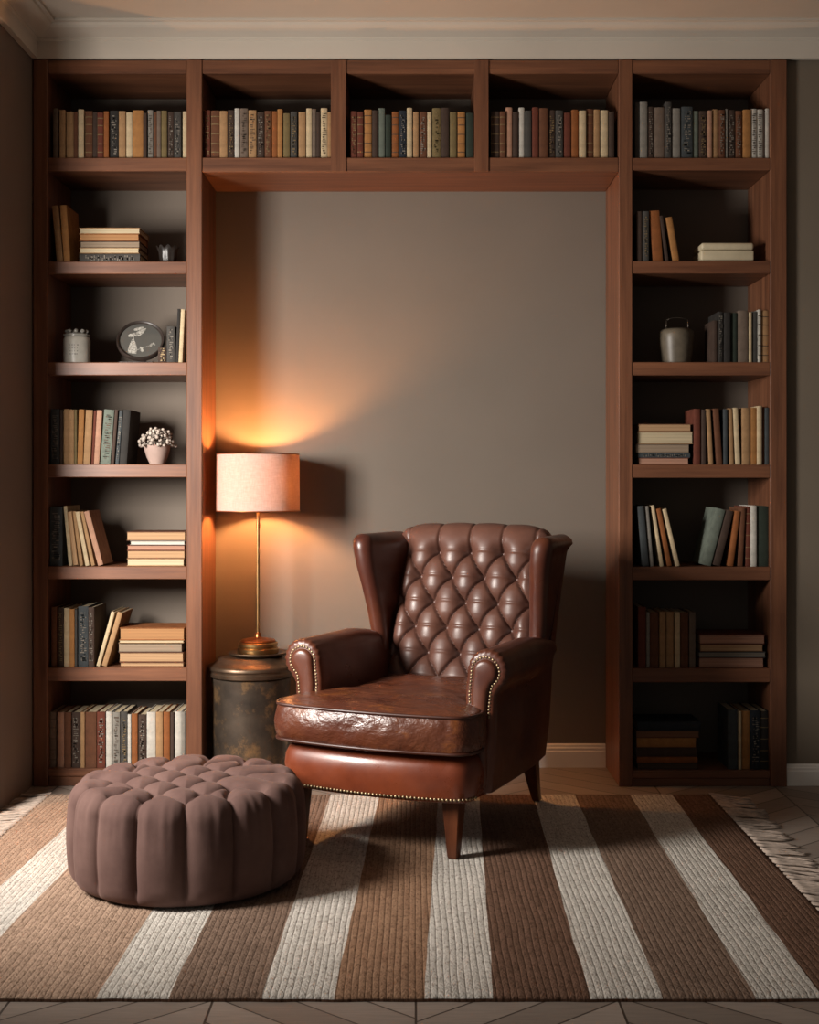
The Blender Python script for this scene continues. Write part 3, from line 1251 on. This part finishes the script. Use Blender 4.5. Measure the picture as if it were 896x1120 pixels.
# pale lidded jar, third shelf
y = FY + 0.06
Sd = FPX / (CAM_D + y)
v = tag(empty('lidded_jar', (X(84, y), y, Z(396.2) + 0.0004)), 'pale frosted jar with knobbed glass lid on third shelf of lamp-side bookcase', 'jar')
R0 = 14.6 / Sd
h1 = 29.5 / Sd
lathe_obj('jar_body', [(R0 * 0.9, 0), (R0, 0.004), (R0, h1 * 0.85), (R0 * 0.97, h1 * 0.94), (R0 * 0.9, h1), (0, h1)], 'jar_glass', v)
lid = lathe_obj('lid', [(R0 * 0.86, h1 + 0.0003), (R0 * 0.98, h1 + 0.002), (R0 * 0.98, h1 + 0.010), (R0 * 0.8, h1 + 0.015), (R0 * 0.55, h1 + 0.018), (0, h1 + 0.019)], 'jar_lid', v)
bm = BM()
for k in range(9):
    a = 2 * PI * k / 9
    bmesh.ops.create_icosphere(bm, subdivisions=2, radius=0.0085, matrix=Matrix.Translation((R0 * 0.72 * math.cos(a), R0 * 0.72 * math.sin(a), h1 + 0.022)))
obj('lid_knobs', bm, M['jar_lid'], lid, smooth=True)
bm = BM()
rr = random.Random(5)
for rrow in range(4):
    for k in range(4):
        a = -PI / 2 - 0.32 + 0.18 * k + rr.uniform(0, .04)
        zz = h1 * (0.32 + 0.11 * rrow)
        w = rr.uniform(0.05, 0.13)
        pts = [[(R0 + 0.0006) * math.cos(a + w * u), (R0 + 0.0006) * math.sin(a + w * u)] for u in (0, 1)]
        bm.faces.new([bm.verts.new((pts[0][0], pts[0][1], zz)), bm.verts.new((pts[1][0], pts[1][1], zz)), bm.verts.new((pts[1][0], pts[1][1], zz + 0.005)), bm.verts.new((pts[0][0], pts[0][1], zz + 0.005))])
obj('label_print', bm, M['jar_lid'], v)

# round tilted mirror, third shelf
y = FY + 0.05
Sd = FPX / (CAM_D + y)
v = tag(empty('round_mirror', (X(154.0, y), y, Z(396.2) + 0.0006), 0), 'round dark framed mirror with painted leaf reflection, propped on third shelf of lamp-side bookcase', 'mirror')
RM = 26.0 / Sd
tilt = math.radians(-30)
hc = RM * math.cos(tilt)
MR = Matrix.Translation((0, 0, hc + 0.010)) @ Matrix.Rotation(math.radians(7), 4, 'Z') @ Matrix.Rotation(tilt, 4, 'X') @ Matrix.Rotation(math.radians(90), 4, 'X')
# disc drawn in its own plane (x right, y up, z towards the viewer) then stood up
bm = BM()
n = 72
ringsf = []
for r, z in ((RM * 0.86, 0.004), (RM * 0.90, 0.010), (RM * 0.96, 0.012), (RM, 0.006), (RM, -0.006), (RM * 0.86, -0.006)):
    ringsf.append([MR @ Vector((r * math.cos(2 * PI * i / n), r * math.sin(2 * PI * i / n), z)) for i in range(n)])
loft(bm, ringsf + [ringsf[0]], True, (False, False))
bmesh.ops.remove_doubles(bm, verts=bm.verts, dist=1e-5)
auto_smooth(obj('mirror_frame', bm, M['frame_dark'], v), 60)
bm = BM()
bm.faces.new([bm.verts.new(MR @ Vector((RM * 0.87 * math.cos(2 * PI * i / n), RM * 0.87 * math.sin(2 * PI * i / n), 0.003))) for i in range(n)])
obj('mirror_glass', bm, M['mirror'], v)
bm = BM()  # pale vase and leaves: a mirror reflection painted as flat shapes over the glass


def flat(pts, z=0.0042):
    bm.faces.new([bm.verts.new(MR @ Vector((p[0] * RM, p[1] * RM, z))) for p in pts])


flat([(-0.50, -0.66), (-0.14, -0.70), (-0.12, -0.45), (-0.18, -0.2), (-0.26, 0.02), (-0.36, 0.05), (-0.44, -0.2), (-0.50, -0.45)])
def leaf(cx, cy, L, W, a):
    p = []
    for i in range(16):
        t = 2 * PI * i / 16
        u, w = L * math.cos(t), W * math.sin(t) * (1 - 0.3 * math.cos(t))
        p.append((cx + u * math.cos(a) - w * math.sin(a), cy + u * math.sin(a) + w * math.cos(a)))
    flat(p)
leaf(-0.34, 0.28, 0.20, 0.09, 0.5); leaf(-0.02, 0.42, 0.30, 0.11, 0.75); leaf(-0.10, 0.60, 0.22, 0.07, 0.35); leaf(0.45, -0.22, 0.10, 0.05, 0.9); leaf(0.56, -0.18, 0.08, 0.04, 2.2); leaf(0.05, -0.45, 0.16, 0.06, 1.9)
flat([(-0.30, 0.02), (-0.27, 0.02), (-0.30, 0.30), (-0.33, 0.30)], 0.0041); flat([(-0.2, -0.52), (-0.2, -0.54), (0.52, -0.21), (0.52, -0.19)], 0.0041)
obj('reflection_pattern', bm, M['reflected'], v)
bm = BM()
box(bm, -RM * 0.9, RM * 0.55, -0.018, 0.020, 0.0, 0.009, 0.002, 1)
tube(bm, [(0, 0.018, 0.004), (0, 0.100, 0.004), MR @ Vector((0, RM * 0.3, -0.008))], 0.004, 8)
obj('mirror_stand', bm, M['frame_dark'], v)

# little potted plant, fourth shelf
y = FY + 0.06
Sd = FPX / (CAM_D + y)
v = tag(empty('potted_succulent', (X(172, y), y, Z(507.8) + 0.0004)), 'small potted plant with clustered pale buds on fourth shelf of lamp-side bookcase', 'potted plant')
k = 1 / Sd
lathe_obj('pot', [(7.0 * k, 0), (8.0 * k, 0.4 * k), (11.5 * k, 8 * k), (13.8 * k, 16 * k), (14.2 * k, 21 * k), (13.2 * k, 21 * k), (12.4 * k, 17 * k), (0, 16.5 * k)], 'pot', v)
bm = BM()
rr = random.Random(11)
for q in range(120):
    a = rr.uniform(0, 2 * PI)
    e = rr.uniform(0.02, 1.0)
    el = math.acos(1 - e)
    rad = (15.5 + rr.uniform(-2.5, 2.5)) * k
    p = Vector((math.cos(a) * math.sin(el) * rad * 1.12, math.sin(a) * math.sin(el) * rad * 1.12, 20 * k + math.cos(el) * rad * 1.15))
    bmesh.ops.create_icosphere(bm, subdivisions=1, radius=rr.uniform(1.3, 2.5) * k, matrix=Matrix.Translation(p) @ Matrix.Diagonal((1, 1, rr.uniform(0.7, 1.3), 1)))
    if q % 3 == 0:
        tube(bm, [(p.x * 0.2, p.y * 0.2, 16.6 * k), p], 0.0012, 5)
obj('foliage', bm, M['bud'], v, smooth=True)

# cream box, second shelf of the other bookcase
y = FY
v = tag(empty('storage_box', (X(796.2, y), y, Z(285.2) + 0.0004)), 'pale cream lidded box with rounded edges on second shelf of armchair-side bookcase', 'box')
w = 29.2 / U
bm = BM(); box(bm, -w, w, 0, 0.15, 0.006, 0.047, 0.006, 3); box(bm, -w + 0.006, w - 0.006, 0.006, 0.144, 0, 0.008)
auto_smooth(obj('box_body', bm, M['cream_box'], v), 50)
bm = BM(); box(bm, -w + 0.0005, w - 0.0005, -0.001, 0.151, 0.0485, 0.076, 0.010, 4)
auto_smooth(obj('box_lid', bm, M['cream_box'], v), 50)

# glazed crock with wire handle, third shelf
y = FY + 0.075
Sd = FPX / (CAM_D + y)
k = 1 / Sd
v = tag(empty('glazed_crock', (X(740, y), y, Z(396) + 0.0004)), 'dull glazed crock with thin upright wire handle on third shelf of armchair-side bookcase', 'crock')
lathe_obj('crock_body', [(14 * k, 0), (15.5 * k, 0.6 * k), (16.6 * k, 8 * k), (17.8 * k, 17 * k), (18.9 * k, 26 * k), (19.1 * k, 32 * k), (18.3 * k, 36 * k), (16.0 * k, 38 * k), (14 * k, 38.6 * k), (13.0 * k, 37 * k), (13 * k, 20 * k), (0, 18 * k)], 'crock', v)
bm = BM()
for sx in (-1, 1):
    tube(bm, [(sx * 12 * k, -4 * k, 37.2 * k), (sx * 11.8 * k, -4 * k, 43 * k), (sx * 11.6 * k, -4 * k, 48.5 * k)], 0.0016, 6)
tube(bm, [(-11.6 * k, -4 * k, 48.4 * k), (-6 * k, -4 * k, 50.2 * k), (0, -4 * k, 50.8 * k), (6 * k, -4 * k, 50.2 * k), (11.6 * k, -4 * k, 48.4 * k)], 0.0009, 6)
obj('wire_handle', bm, M['wire'], v, smooth=True)

# ------------------------------------------------------------------ books
# per shelf: standing books (front edge mm, thickness mm, height mm, cloth, style, lean deg), lying books from the lowest up
# (front edge from, to mm, thickness mm, colour, style); style: s plain spine, b banded spine, t printed spine, p page edges outward
ROWS = [
    ('L1',
     [(-1402,20.9,193,'taupe','s',0), (-1377,22.7,187,'tan','s',0), (-1352,28.4,182,'tan','s',0), (-1322,16.1,180,'brown','s',0), (-1304,21.8,189,'cream','s',0), (-1279,28.4,184,'brown','b',0), (-1250,18.0,180,'dark','s',0), (-1231,22.7,177,'redbrown','b',0), (-1206,19.0,182,'rust','s',0), (-1185,34.1,187,'black','t',0), (-1149,26.5,184,'tan','s',0), (-1121,23.7,180,'cream','s',0), (-1095,40.8,187,'ochre','s',0), (-1053,13.3,175,'dark','s',0), (-1038,20.9,189,'grey','t',0), (-1015,12.3,182,'brown','s',0), (-1001,15.2,184,'taupe','s',0), (-984,21.8,185,'olive','s',0), (-960,23.7,182,'dark','t',0), (-934,27.5,180,'charcoal','t',0), (-901,15.2,182,'cream','s',0)],
     []),
    ('L2',
     [(-1387,24.6,217,'tan','s',-5.0), (-1360,25.6,219,'ochre','s',-4.0)],
     [(-1302,-1068,33.2,'charcoal','t'), (-1300,-1070,21.8,'cream','p'), (-1299,-1068,25.6,'taupe','p'), (-1300,-1070,27.5,'ochre','p'), (-1301,-1067,23.7,'cream','p')]),
    ('L3',
     [(-998,32.4,59,'dark','t',0), (-963,31.6,140,'charcoal','t',0), (-930,11.1,208,'black','s',2.2), (-917,15.0,205,'cream','s',2.7)],
     []),
    ('L4',
     [(-1411,34.0,213,'slate','t',0), (-1375,10.3,211,'dark','s',0), (-1363,22.1,213,'tan','s',0), (-1340,19.0,211,'tan','s',0), (-1319,9.5,211,'olive','s',0), (-1308,21.3,211,'ochre','s',1.7), (-1285,26.9,209,'tan','s',2.8), (-1257,10.3,208,'redbrown','s',3.0), (-1244,20.5,208,'pink','s',3.3), (-1220,39.5,210,'sage','t',4.3), (-1178,11.8,210,'dark','s',4.3), (-1163,13.4,208,'slate','t',4.4), (-1147,28.4,210,'black','s',4.3)],
     []),
    ('L5',
     [(-1414,49.0,229,'slate','t',0), (-1343,14.2,232,'cream','s',-5.1), (-1324,19.0,213,'tan','p',-6.8), (-1302,14.2,212,'tan','s',-7.7), (-1281,15.8,212,'cream','s',-10.7), (-1261,14.2,213,'tan','s',-12.0), (-1231,21.3,216,'pink','s',-14.8)],
     [(-1117,-896,28.4,'cream','p'), (-1117,-893,31.6,'tan','p'), (-1117,-893,20.5,'pink','p'), (-1104,-892,16.6,'white','p'), (-1119,-891,34.8,'tan','p')]),
    ('L6',
     [(-1409,21.3,230,'brown','s',0), (-1385,22.1,228,'dark','t',0), (-1361,21.3,226,'cream','s',0), (-1338,19.7,223,'ochre','s',0), (-1317,8.7,222,'charcoal','s',0), (-1306,39.5,233,'slate','t',0), (-1265,22.9,230,'dark','t',0), (-1237,14.2,218,'cream','s',15.6), (-1216,20.5,216,'tan','s',16.6)],
     [(-1144,-897,17.4,'tan','p'), (-1148,-899,37.9,'tan','p'), (-1152,-904,36.3,'taupe','p'), (-1147,-896,11.8,'cream','p'), (-1144,-894,47.4,'ochre','p')]),
    ('L7',
     [(-1417,25.3,213,'taupe','b',0), (-1386,26.9,213,'pink','s',0), (-1358,26.1,213,'brown','s',0), (-1330,33.2,213,'dark','t',0), (-1295,15.8,215,'tan','s',0), (-1277,43.4,215,'brown','s',0), (-1232,32.4,216,'redbrown','t',0), (-1197,21.3,216,'white','s',0), (-1174,29.2,213,'grey','t',0), (-1142,26.9,215,'charcoal','t',0), (-1114,12.6,205,'white','s',0), (-1099,22.9,208,'rust','s',0), (-1074,30.8,204,'dark','t',0), (-1042,34.8,213,'white','s',0), (-1005,26.9,215,'tan','s',0), (-976,25.3,215,'rust','s',0), (-949,13.4,213,'dark','s',0), (-934,26.9,215,'white','s',0), (-905,14.2,216,'grey','s',0)],
     []),
    ('B1',
     [(-820,24.6,188,'redbrown','t',0), (-793,33.9,186,'brown','b',0), (-758,29.8,182,'tan','s',0), (-726,23.6,185,'dark','t',0), (-700,18.5,192,'white','s',0), (-680,30.8,192,'taupe','t',0), (-647,30.8,185,'tan','t',0), (-614,26.7,180,'dark','t',0), (-585,26.7,184,'brown','t',0), (-556,20.5,182,'rust','s',0), (-535,19.5,190,'ochre','s',0), (-513,25.7,175,'olive','s',0), (-485,25.7,182,'charcoal','t',0), (-454,27.7,180,'tan','s',0), (-424,21.6,194,'cream','s',0), (-401,14.4,192,'taupe','s',0), (-385,14.4,180,'dark','s',0), (-368,25.7,195,'cream','t',0), (-340,14.4,180,'tan','s',0)],
     []),
    ('B2',
     [(-253,25.7,182,'redbrown','t',0), (-226,22.6,181,'redbrown','b',0), (-201,29.8,190,'ochre','b',0), (-169,20.5,185,'dark','s',0), (-147,26.7,195,'sage','s',0), (-118,21.6,169,'green','s',0), (-93,25.7,182,'rust','b',0), (-65,28.8,185,'navy','t',0), (-35,20.5,196,'cream','s',0), (-11,21.6,181,'tan','s',0), (14,28.8,179,'brown','t',0), (44,16.4,178,'cream','s',0), (63,32.9,194,'olive','t',0), (98,29.8,196,'dark','s',0), (131,26.7,178,'olive','s',0), (159,30.8,180,'ochre','b',0), (194,28.8,175,'green','s',0)],
     []),
    ('B3',
     [(289,32.9,182,'dark','b',0), (324,22.6,180,'brown','b',0), (348,24.6,198,'pink','s',0), (375,20.5,180,'dark','s',0), (398,21.6,198,'white','s',0), (421,25.7,184,'charcoal','s',0), (449,24.6,196,'redbrown','s',0), (476,33.9,193,'brown','s',0), (512,26.7,188,'dark','t',0), (540,28.8,186,'charcoal','t',0), (571,28.8,178,'redbrown','s',0), (602,26.7,190,'rust','s',0), (631,26.7,184,'cream','s',0), (660,26.7,192,'brown','b',0), (688,23.6,190,'tan','s',0), (714,29.8,188,'cream','s',0), (746,20.5,180,'dark','s',0)],
     []),
    ('R1',
     [(847,16.1,218,'charcoal','s',0), (865,29.4,218,'grey','s',0), (896,23.7,201,'dark','t',0), (922,38.9,199,'taupe','s',0), (962,25.6,218,'charcoal','t',0), (990,32.2,195,'grey','s',0), (1026,43.6,201,'slate','t',0), (1071,21.8,186,'sage','s',0), (1095,31.3,186,'dark','t',0), (1128,16.1,186,'pink','s',0), (1146,22.7,192,'tan','s',0), (1171,23.7,188,'brown','t',0), (1197,8.5,193,'grey','s',0), (1207,28.4,190,'dark','t',0), (1237,24.6,186,'brown','t',0), (1264,31.3,189,'ochre','s',0), (1297,22.7,193,'white','t',0), (1323,25.6,192,'white','t',0), (1350,8.5,188,'dark','s',0), (1361,13.3,193,'white','s',0)],
     []),
    ('R2',
     [(853,20.9,193,'dark','s',0), (876,24.6,193,'charcoal','t',0), (916,39.8,196,'rust','s',-4.2), (961,13.3,178,'dark','s',-7.4), (994,26.5,173,'ochre','s',-9.5)],
     []),
    ('R3',
     [(1147,18.2,162,'dark','s',0), (1167,19.0,195,'black','t',0), (1188,28.4,193,'black','s',0), (1219,25.3,192,'green','s',0), (1246,37.9,200,'taupe','s',0), (1287,10.3,193,'cream','s',0), (1299,23.7,197,'charcoal','s',0), (1324,11.1,204,'white','b',0), (1337,32.4,201,'tan','b',0)],
     []),
    ('R4',
     [(1074,26.9,215,'redbrown','s',0), (1104,16.6,212,'dark','s',0), (1131,17.4,214,'tan','s',-3.0), (1161,23.7,216,'brown','s',-3.8), (1188,15.8,214,'slate','s',0), (1212,17.4,217,'tan','s',-1.7), (1235,19.0,219,'cream','s',-2.5), (1259,31.6,219,'tan','s',0), (1292,28.4,220,'ochre','s',0), (1323,18.2,226,'cream','s',0), (1343,12.6,223,'brown','s',0), (1358,15.0,219,'slate','s',0)],
     [(859,1055,26.1,'pink','p'), (859,1060,18.2,'slate','t'), (848,1057,34.8,'taupe','p'), (856,1071,47.4,'cream','p'), (859,1063,30.0,'tan','p')]),
    ('R5',
     [(874,26.9,234,'slate','s',-5.0), (905,15.0,234,'grey','s',-5.0), (946,12.6,238,'cream','s',-8.8), (972,18.2,226,'rust','s',-10.9), (1005,15.8,227,'cream','s',-13.3), (1104,37.9,225,'sage','s',14.6), (1147,31.6,219,'dark','s',13.8), (1210,20.5,215,'rust','s',7.6), (1240,20.5,227,'brown','s',2.8), (1262,20.5,232,'redbrown','b',0), (1285,22.9,235,'white','s',0), (1310,48.2,233,'green','s',0)],
     []),
    ('R6',
     [(859,30.0,234,'redbrown','s',0), (891,12.6,214,'grey','s',0), (905,33.2,214,'brown','s',0), (941,23.7,216,'tan','s',0), (968,30.0,214,'tan','s',0), (1001,19.7,214,'cream','s',0), (1023,31.6,212,'brown','s',0), (1057,24.5,214,'taupe','s',0)],
     [(1095,1346,38.7,'pink','p'), (1093,1352,22.1,'slate','p'), (1099,1343,30.0,'tan','p'), (1096,1349,36.3,'pink','p')]),
    ('R7',
     [(1207,37.5,229,'slate','s',0), (1247,11.1,224,'cream','s',0), (1261,31.6,224,'ochre','s',0), (1299,39.2,228,'navy','t',0), (1343,34.1,224,'black','b',0)],
     [(856,1093,23.0,'dark','p'), (856,1090,23.9,'rust','s'), (852,1086,37.5,'dark','s'), (854,1081,35.8,'ochre','s'), (851,1096,29.0,'brown','p'), (856,1100,34.1,'navy','s')]),
]
SHELF_Z = {'L1': 172.2, 'L2': 285.8, 'L3': 396.2, 'L4': 507.8, 'L5': 619.6, 'L6': 730.3, 'L7': 841.0,
           'R1': 172.4, 'R2': 285.2, 'R3': 396.0, 'R4': 508.2, 'R5': 620.2, 'R6': 731.2, 'R7': 843.0, 'B1': 172, 'B2': 172, 'B3': 172}
LIM = {'L': (LP1, LP2), 'R': (RP1, RP2)}
LIMB = {'B1': (LP3, X(362)), 'B2': (X(378.5), X(519)), 'B3': (X(534.5), RP0)}
SHELFN = ['top', 'second', 'third', 'fourth', 'fifth', 'sixth', 'bottom']
ORD = ['first', 'second', 'third', 'fourth', 'fifth', 'sixth', 'seventh', 'eighth', 'ninth', 'tenth', 'eleventh', 'twelfth', 'thirteenth',
       'fourteenth', 'fifteenth', 'sixteenth', 'seventeenth', 'eighteenth', 'nineteenth', 'twentieth', 'twenty-first', 'twenty-second']
CWORD = dict(taupe='greyish brown', tan='tan', cream='cream', brown='brown', dark='dark brown', redbrown='reddish brown', rust='rust brown',
             black='black', ochre='ochre', grey='grey', olive='olive', charcoal='charcoal', slate='slate grey', pink='dusty pink', sage='grey green',
             white='white', green='dark green', navy='navy')


def book_meshes(w, h, d, style, flip, rnd):
    """cover, page block and spine work of one book: x thickness, y depth (spine at y = 0 unless flipped), z height"""
    t = min(0.0024, w * 0.16)
    sp = min(0.0045, w * 0.18)                                    # bulge of the spine
    out = [(-w / 2, d)]
    n = 8
    for i in range(n + 1):
        x = -w / 2 + w * i / n
        u = 2 * i / n - 1
        out.append((x, 0.0012 + sp * (1 - math.sqrt(max(0, 1 - (u * 0.94) ** 2)))))
    out.append((w / 2, d))
    ins = [(w / 2 - t, d), (w / 2 - t, sp + 0.004), (-w / 2 + t, sp + 0.004), (-w / 2 + t, d)]
    prof = out + ins
    if flip:
        prof = [(x, d - y) for x, y in prof][::-1]
    bm = BM()
    loft(bm, [[(x, y, z) for x, y in prof] for z in (0, h)])
    cover = bm
    pg = BM()
    ov = 0.003
    if flip:
        box(pg, -w / 2 + t, w / 2 - t, ov, d - sp - 0.0042, ov, h - ov)
    else:
        box(pg, -w / 2 + t, w / 2 - t, sp + 0.0042, d - ov, ov, h - ov)
    work = None
    if style in 'bt' and not flip:
        work = BM()
        if style == 'b':
            box(work, -w * 0.46, -w * 0.46 + 0.0006, 0.0006 + sp * 0.55, 0.0012 + sp, h * 0.14, h * 0.88)
            for fz in (0.14, 0.32, 0.52, 0.72, 0.88):
                z = h * fz
                ring = [(x * 1.004, y - 0.0007) for x, y in out[1:-1]]
                loft(work, [[(x, y, z + q) for x, y in ring] for q in (-0.0014, 0.0014)], closed=False)
                # turn the strip's edges in so that it reads as a raised band
                loft(work, [[(x, y + (0 if q else 0.0012), z - 0.0014 - (0 if q else 0.0008)) for x, y in ring] for q in (1, 0)], closed=False)
        else:
            z = h * 0.10
            while z < h * 0.90:
                hh = rnd.uniform(0.0022, 0.0050)
                for _ in range(rnd.randint(1, 3)):
                    x0 = rnd.uniform(-0.34, 0.05) * w
                    x1 = min(0.34 * w, x0 + rnd.uniform(0.12, 0.45) * w)
                    y = -0.0002
                    vs = [work.verts.new(p) for p in ((x0, y, z), (x1, y, z), (x1, y, z + hh), (x0, y, z + hh))]
                    work.faces.new(vs)
                z += hh + rnd.uniform(0.0025, 0.006)
    return cover, pg, work


def make_book(name_loc, rot, w, h, d, colour, style, flip, rnd, pages):
    cov, pg, work = book_meshes(w, h, d, style, flip, rnd)
    o = auto_smooth(obj('book', cov, M['book_' + colour]), 35)
    o.location = name_loc
    o.rotation_euler = rot
    obj('page_block', pg, M['pages_' + pages], o)
    if work is not None:
        dark = colour in ('dark', 'black', 'charcoal', 'slate', 'navy', 'brown', 'redbrown', 'green', 'olive')
        if style == 'b':
            obj('spine_ribs', work, M['gilt' if dark else 'dark_print'], o)
        else:
            obj('spine_lettering', work, M[('pale_print' if rnd.random() < 0.7 else 'gilt') if dark else 'dark_print'], o)
    return o


def quad(cx, z0, w, h, a):
    c, s = math.cos(a), math.sin(a)
    return [(cx + x * c + z * s, z0 - x * s + z * c) for x, z in ((-w / 2, 0), (w / 2, 0), (w / 2, h), (-w / 2, h))]


def hit(A, B):
    for P_, Q_ in ((A, B), (B, A)):
        for i in range(4):
            ax, ay = P_[i]; bx, by = P_[(i + 1) % 4]
            nx, ny = by - ay, ax - bx
            pa = [x * nx + y * ny for x, y in A]; pb = [x * nx + y * ny for x, y in B]
            L = math.hypot(nx, ny)
            if max(pa) <= min(pb) + 1e-4 * L or max(pb) <= min(pa) + 1e-4 * L:
                return False
    return True


def label_of(parts, tail):
    parts = list(parts)
    def count(s): return len(s.replace('-', ' ').replace(',', ' ').split())
    while parts and count(' '.join(parts) + ' ' + tail) > 16:
        parts.pop(0)
    return ' '.join(parts) + ' ' + tail


for key, standing, lying in ROWS:
    rnd = random.Random('shelf' + key)
    z0 = Z(SHELF_Z[key]) + 0.0004
    side = key[0]
    lo, hi = LIMB[key] if side == 'B' else LIM[side]
    if side == 'B':
        where = {'B1': 'bridge compartment nearest the lamp', 'B2': 'middle bridge compartment', 'B3': 'bridge compartment farthest from lamp'}[key]
        end = 'lamp end'
        grp = 'books in the ' + where
    else:
        where = SHELFN[int(key[1]) - 1] + ' shelf of ' + ('lamp-side' if side == 'L' else 'armchair-side') + ' bookcase'
        end = 'outer post' if side == 'L' else 'niche post'
        grp = 'books on the ' + where
    placed = []
    for i, (xm, wm, hm, colour, style, deg) in enumerate(standing):
        a = math.radians(deg)
        w = wm / 1000 * math.cos(a) * 0.97
        h = hm / 1000
        cx = (xm + wm / 2) / 1000
        lift = abs(w / 2 * math.sin(a)) + 0.0002
        q = quad(cx, z0 + lift, w, h, a)
        cx += max(0, lo + 0.001 - min(p[0] for p in q)) - max(0, max(p[0] for p in q) - hi + 0.001)
        for _ in range(400):
            q = quad(cx, z0 + lift, w, h, a)
            if not any(hit(q, b[0]) for b in placed[-3:]):
                break
            cx += 0.0005
        placed.append((q, cx, w, h, a, lift, colour, style, i))
    # push back from the far end if the row ran out of shelf
    for pas in range(len(placed) - 1, -1, -1):
        q, cx, w, h, a, lift, colour, style, i = placed[pas]
        over = max(p[0] for p in q) - (hi - 0.001)
        if over > 0:
            cx -= over
        for _ in range(400):
            q = quad(cx, z0 + lift, w, h, a)
            if not any(hit(q, b[0]) for b in placed[pas + 1:pas + 4]):
                break
            cx -= 0.0005
        placed[pas] = (quad(cx, z0 + lift, w, h, a), cx, w, h, a, lift, colour, style, i)
    for q, cx, w, h, a, lift, colour, style, i in placed:
        d = min(0.235, max(0.13, h * 0.85)) * rnd.uniform(0.92, 1.05)
        y = 0.014 + rnd.uniform(0, 0.012)
        pages = 'cream' if style != 'p' else colour
        o = make_book((cx, y, z0 + lift), (0, a, 0), w, h, d, colour, style, style == 'p', rnd, pages)
        adj = []
        if w < 0.017: adj.append('slim')
        elif w > 0.032: adj.append('thick')
        if abs(deg) > 3.5: adj.append('leaning')
        if style == 't': adj.append('lettered')
        if style == 'b': adj.append('banded')
        adj += [CWORD[colour], 'book,']
        tag(o, label_of(adj, f'{ORD[i]} from {end}, {where}'), 'book', grp)
    z = z0
    for i, (xa, xe, tm, colour, style) in enumerate(lying):
        t = tm / 1000 * (0.99)
        L = (xe - xa) / 1000
        cx = (xa + xe) / 2000
        cx = min(max(cx, lo + L / 2 + 0.003), hi - L / 2 - 0.003)
        d = L * rnd.uniform(0.70, 0.78)
        y = 0.016 + rnd.uniform(0, 0.010)
        flip = style == 'p'
        cov = {'cream': 'tan', 'tan': 'brown', 'pink': 'redbrown', 'ochre': 'rust', 'taupe': 'dark', 'white': 'grey', 'slate': 'slate', 'brown': 'brown', 'dark': 'dark'}.get(colour, colour) if flip else colour
        o = make_book((cx - L / 2, y, z + t / 2 + 0.0003), (0, PI / 2, 0), t, L, d, cov, style, flip, rnd, colour if flip else 'cream')
        z += t + 0.0004
        n = len(lying)
        pos = 'topmost in' if i == n - 1 else ('lowest in' if i == 0 else (ORD[n - 1 - i] + ' from top of'))
        lab = f'flat {CWORD[cov]} book' + (' with ' + {'ochre': 'ochre'}.get(colour, CWORD[colour]) + ' page edges,' if flip else ',')
        full = f'{lab} {pos} stack, {where}'
        if len(full.replace('-', ' ').replace(',', ' ').split()) > 16:
            full = f'flat {CWORD[cov]} book, {pos} stack, {where}'
        tag(o, full, 'book', 'stacked ' + grp)

# ------------------------------------------------------------------ light, world and camera
def light(name, kind, loc, energy, colour, parent=None, **kw):
    d = bpy.data.lights.new(name, kind)
    d.energy = energy
    d.color = colour
    for k, v in kw.items():
        setattr(d, k, v)
    o = bpy.data.objects.new(name, d)
    col.objects.link(o)
    o.location = loc
    return o


key = light('window_light', 'AREA', (-2.05, -1.95, 1.55), 80.0, (1.0, 0.93, 0.86), shape='RECTANGLE', size=0.6, size_y=0.8)
key.data.spread = math.radians(118)
key.rotation_euler = (Vector((-0.15, 0.1, 0.68)) - key.location).to_track_quat('-Z', 'Y').to_euler()

wd = bpy.data.worlds.new('dim_room')
scene.world = wd
wd.use_nodes = True
wt = wd.node_tree
bg = wt.nodes['Background']
bg.inputs[0].default_value = (1.0, 0.91, 0.82, 1)
# soft daylight from the window side (-x), little from the rest of the room
tc = wt.nodes.new('ShaderNodeTexCoord')
sx = wt.nodes.new('ShaderNodeSeparateXYZ')
wt.links.new(tc.outputs['Generated'], sx.inputs[0])
mr = wt.nodes.new('ShaderNodeMapRange')
mr.inputs['From Min'].default_value = 0.3
mr.inputs['From Max'].default_value = -1.0
mr.inputs['To Min'].default_value = 0.075
mr.inputs['To Max'].default_value = 0.32
wt.links.new(sx.outputs[0], mr.inputs['Value'])
wt.links.new(mr.outputs[0], bg.inputs[1])

cd = bpy.data.cameras.new('camera')
cd.sensor_fit = 'VERTICAL'
cd.sensor_height = 36.0
cd.sensor_width = 36.0 * 896 / 1120
cd.lens = FPX / 1120.0 * 36.0
cd.shift_x = -7.0 / 1120.0
cd.shift_y = -35.0 / 1120.0
cam = bpy.data.objects.new('camera', cd)
col.objects.link(cam)
cam.location = (0, -CAM_D, CAM_H)
cam.rotation_euler = (PI / 2, 0, 0)
scene.camera = cam
scene.view_settings.view_transform = 'Standard'
scene.view_settings.look = 'None'
scene.view_settings.exposure = -0.1
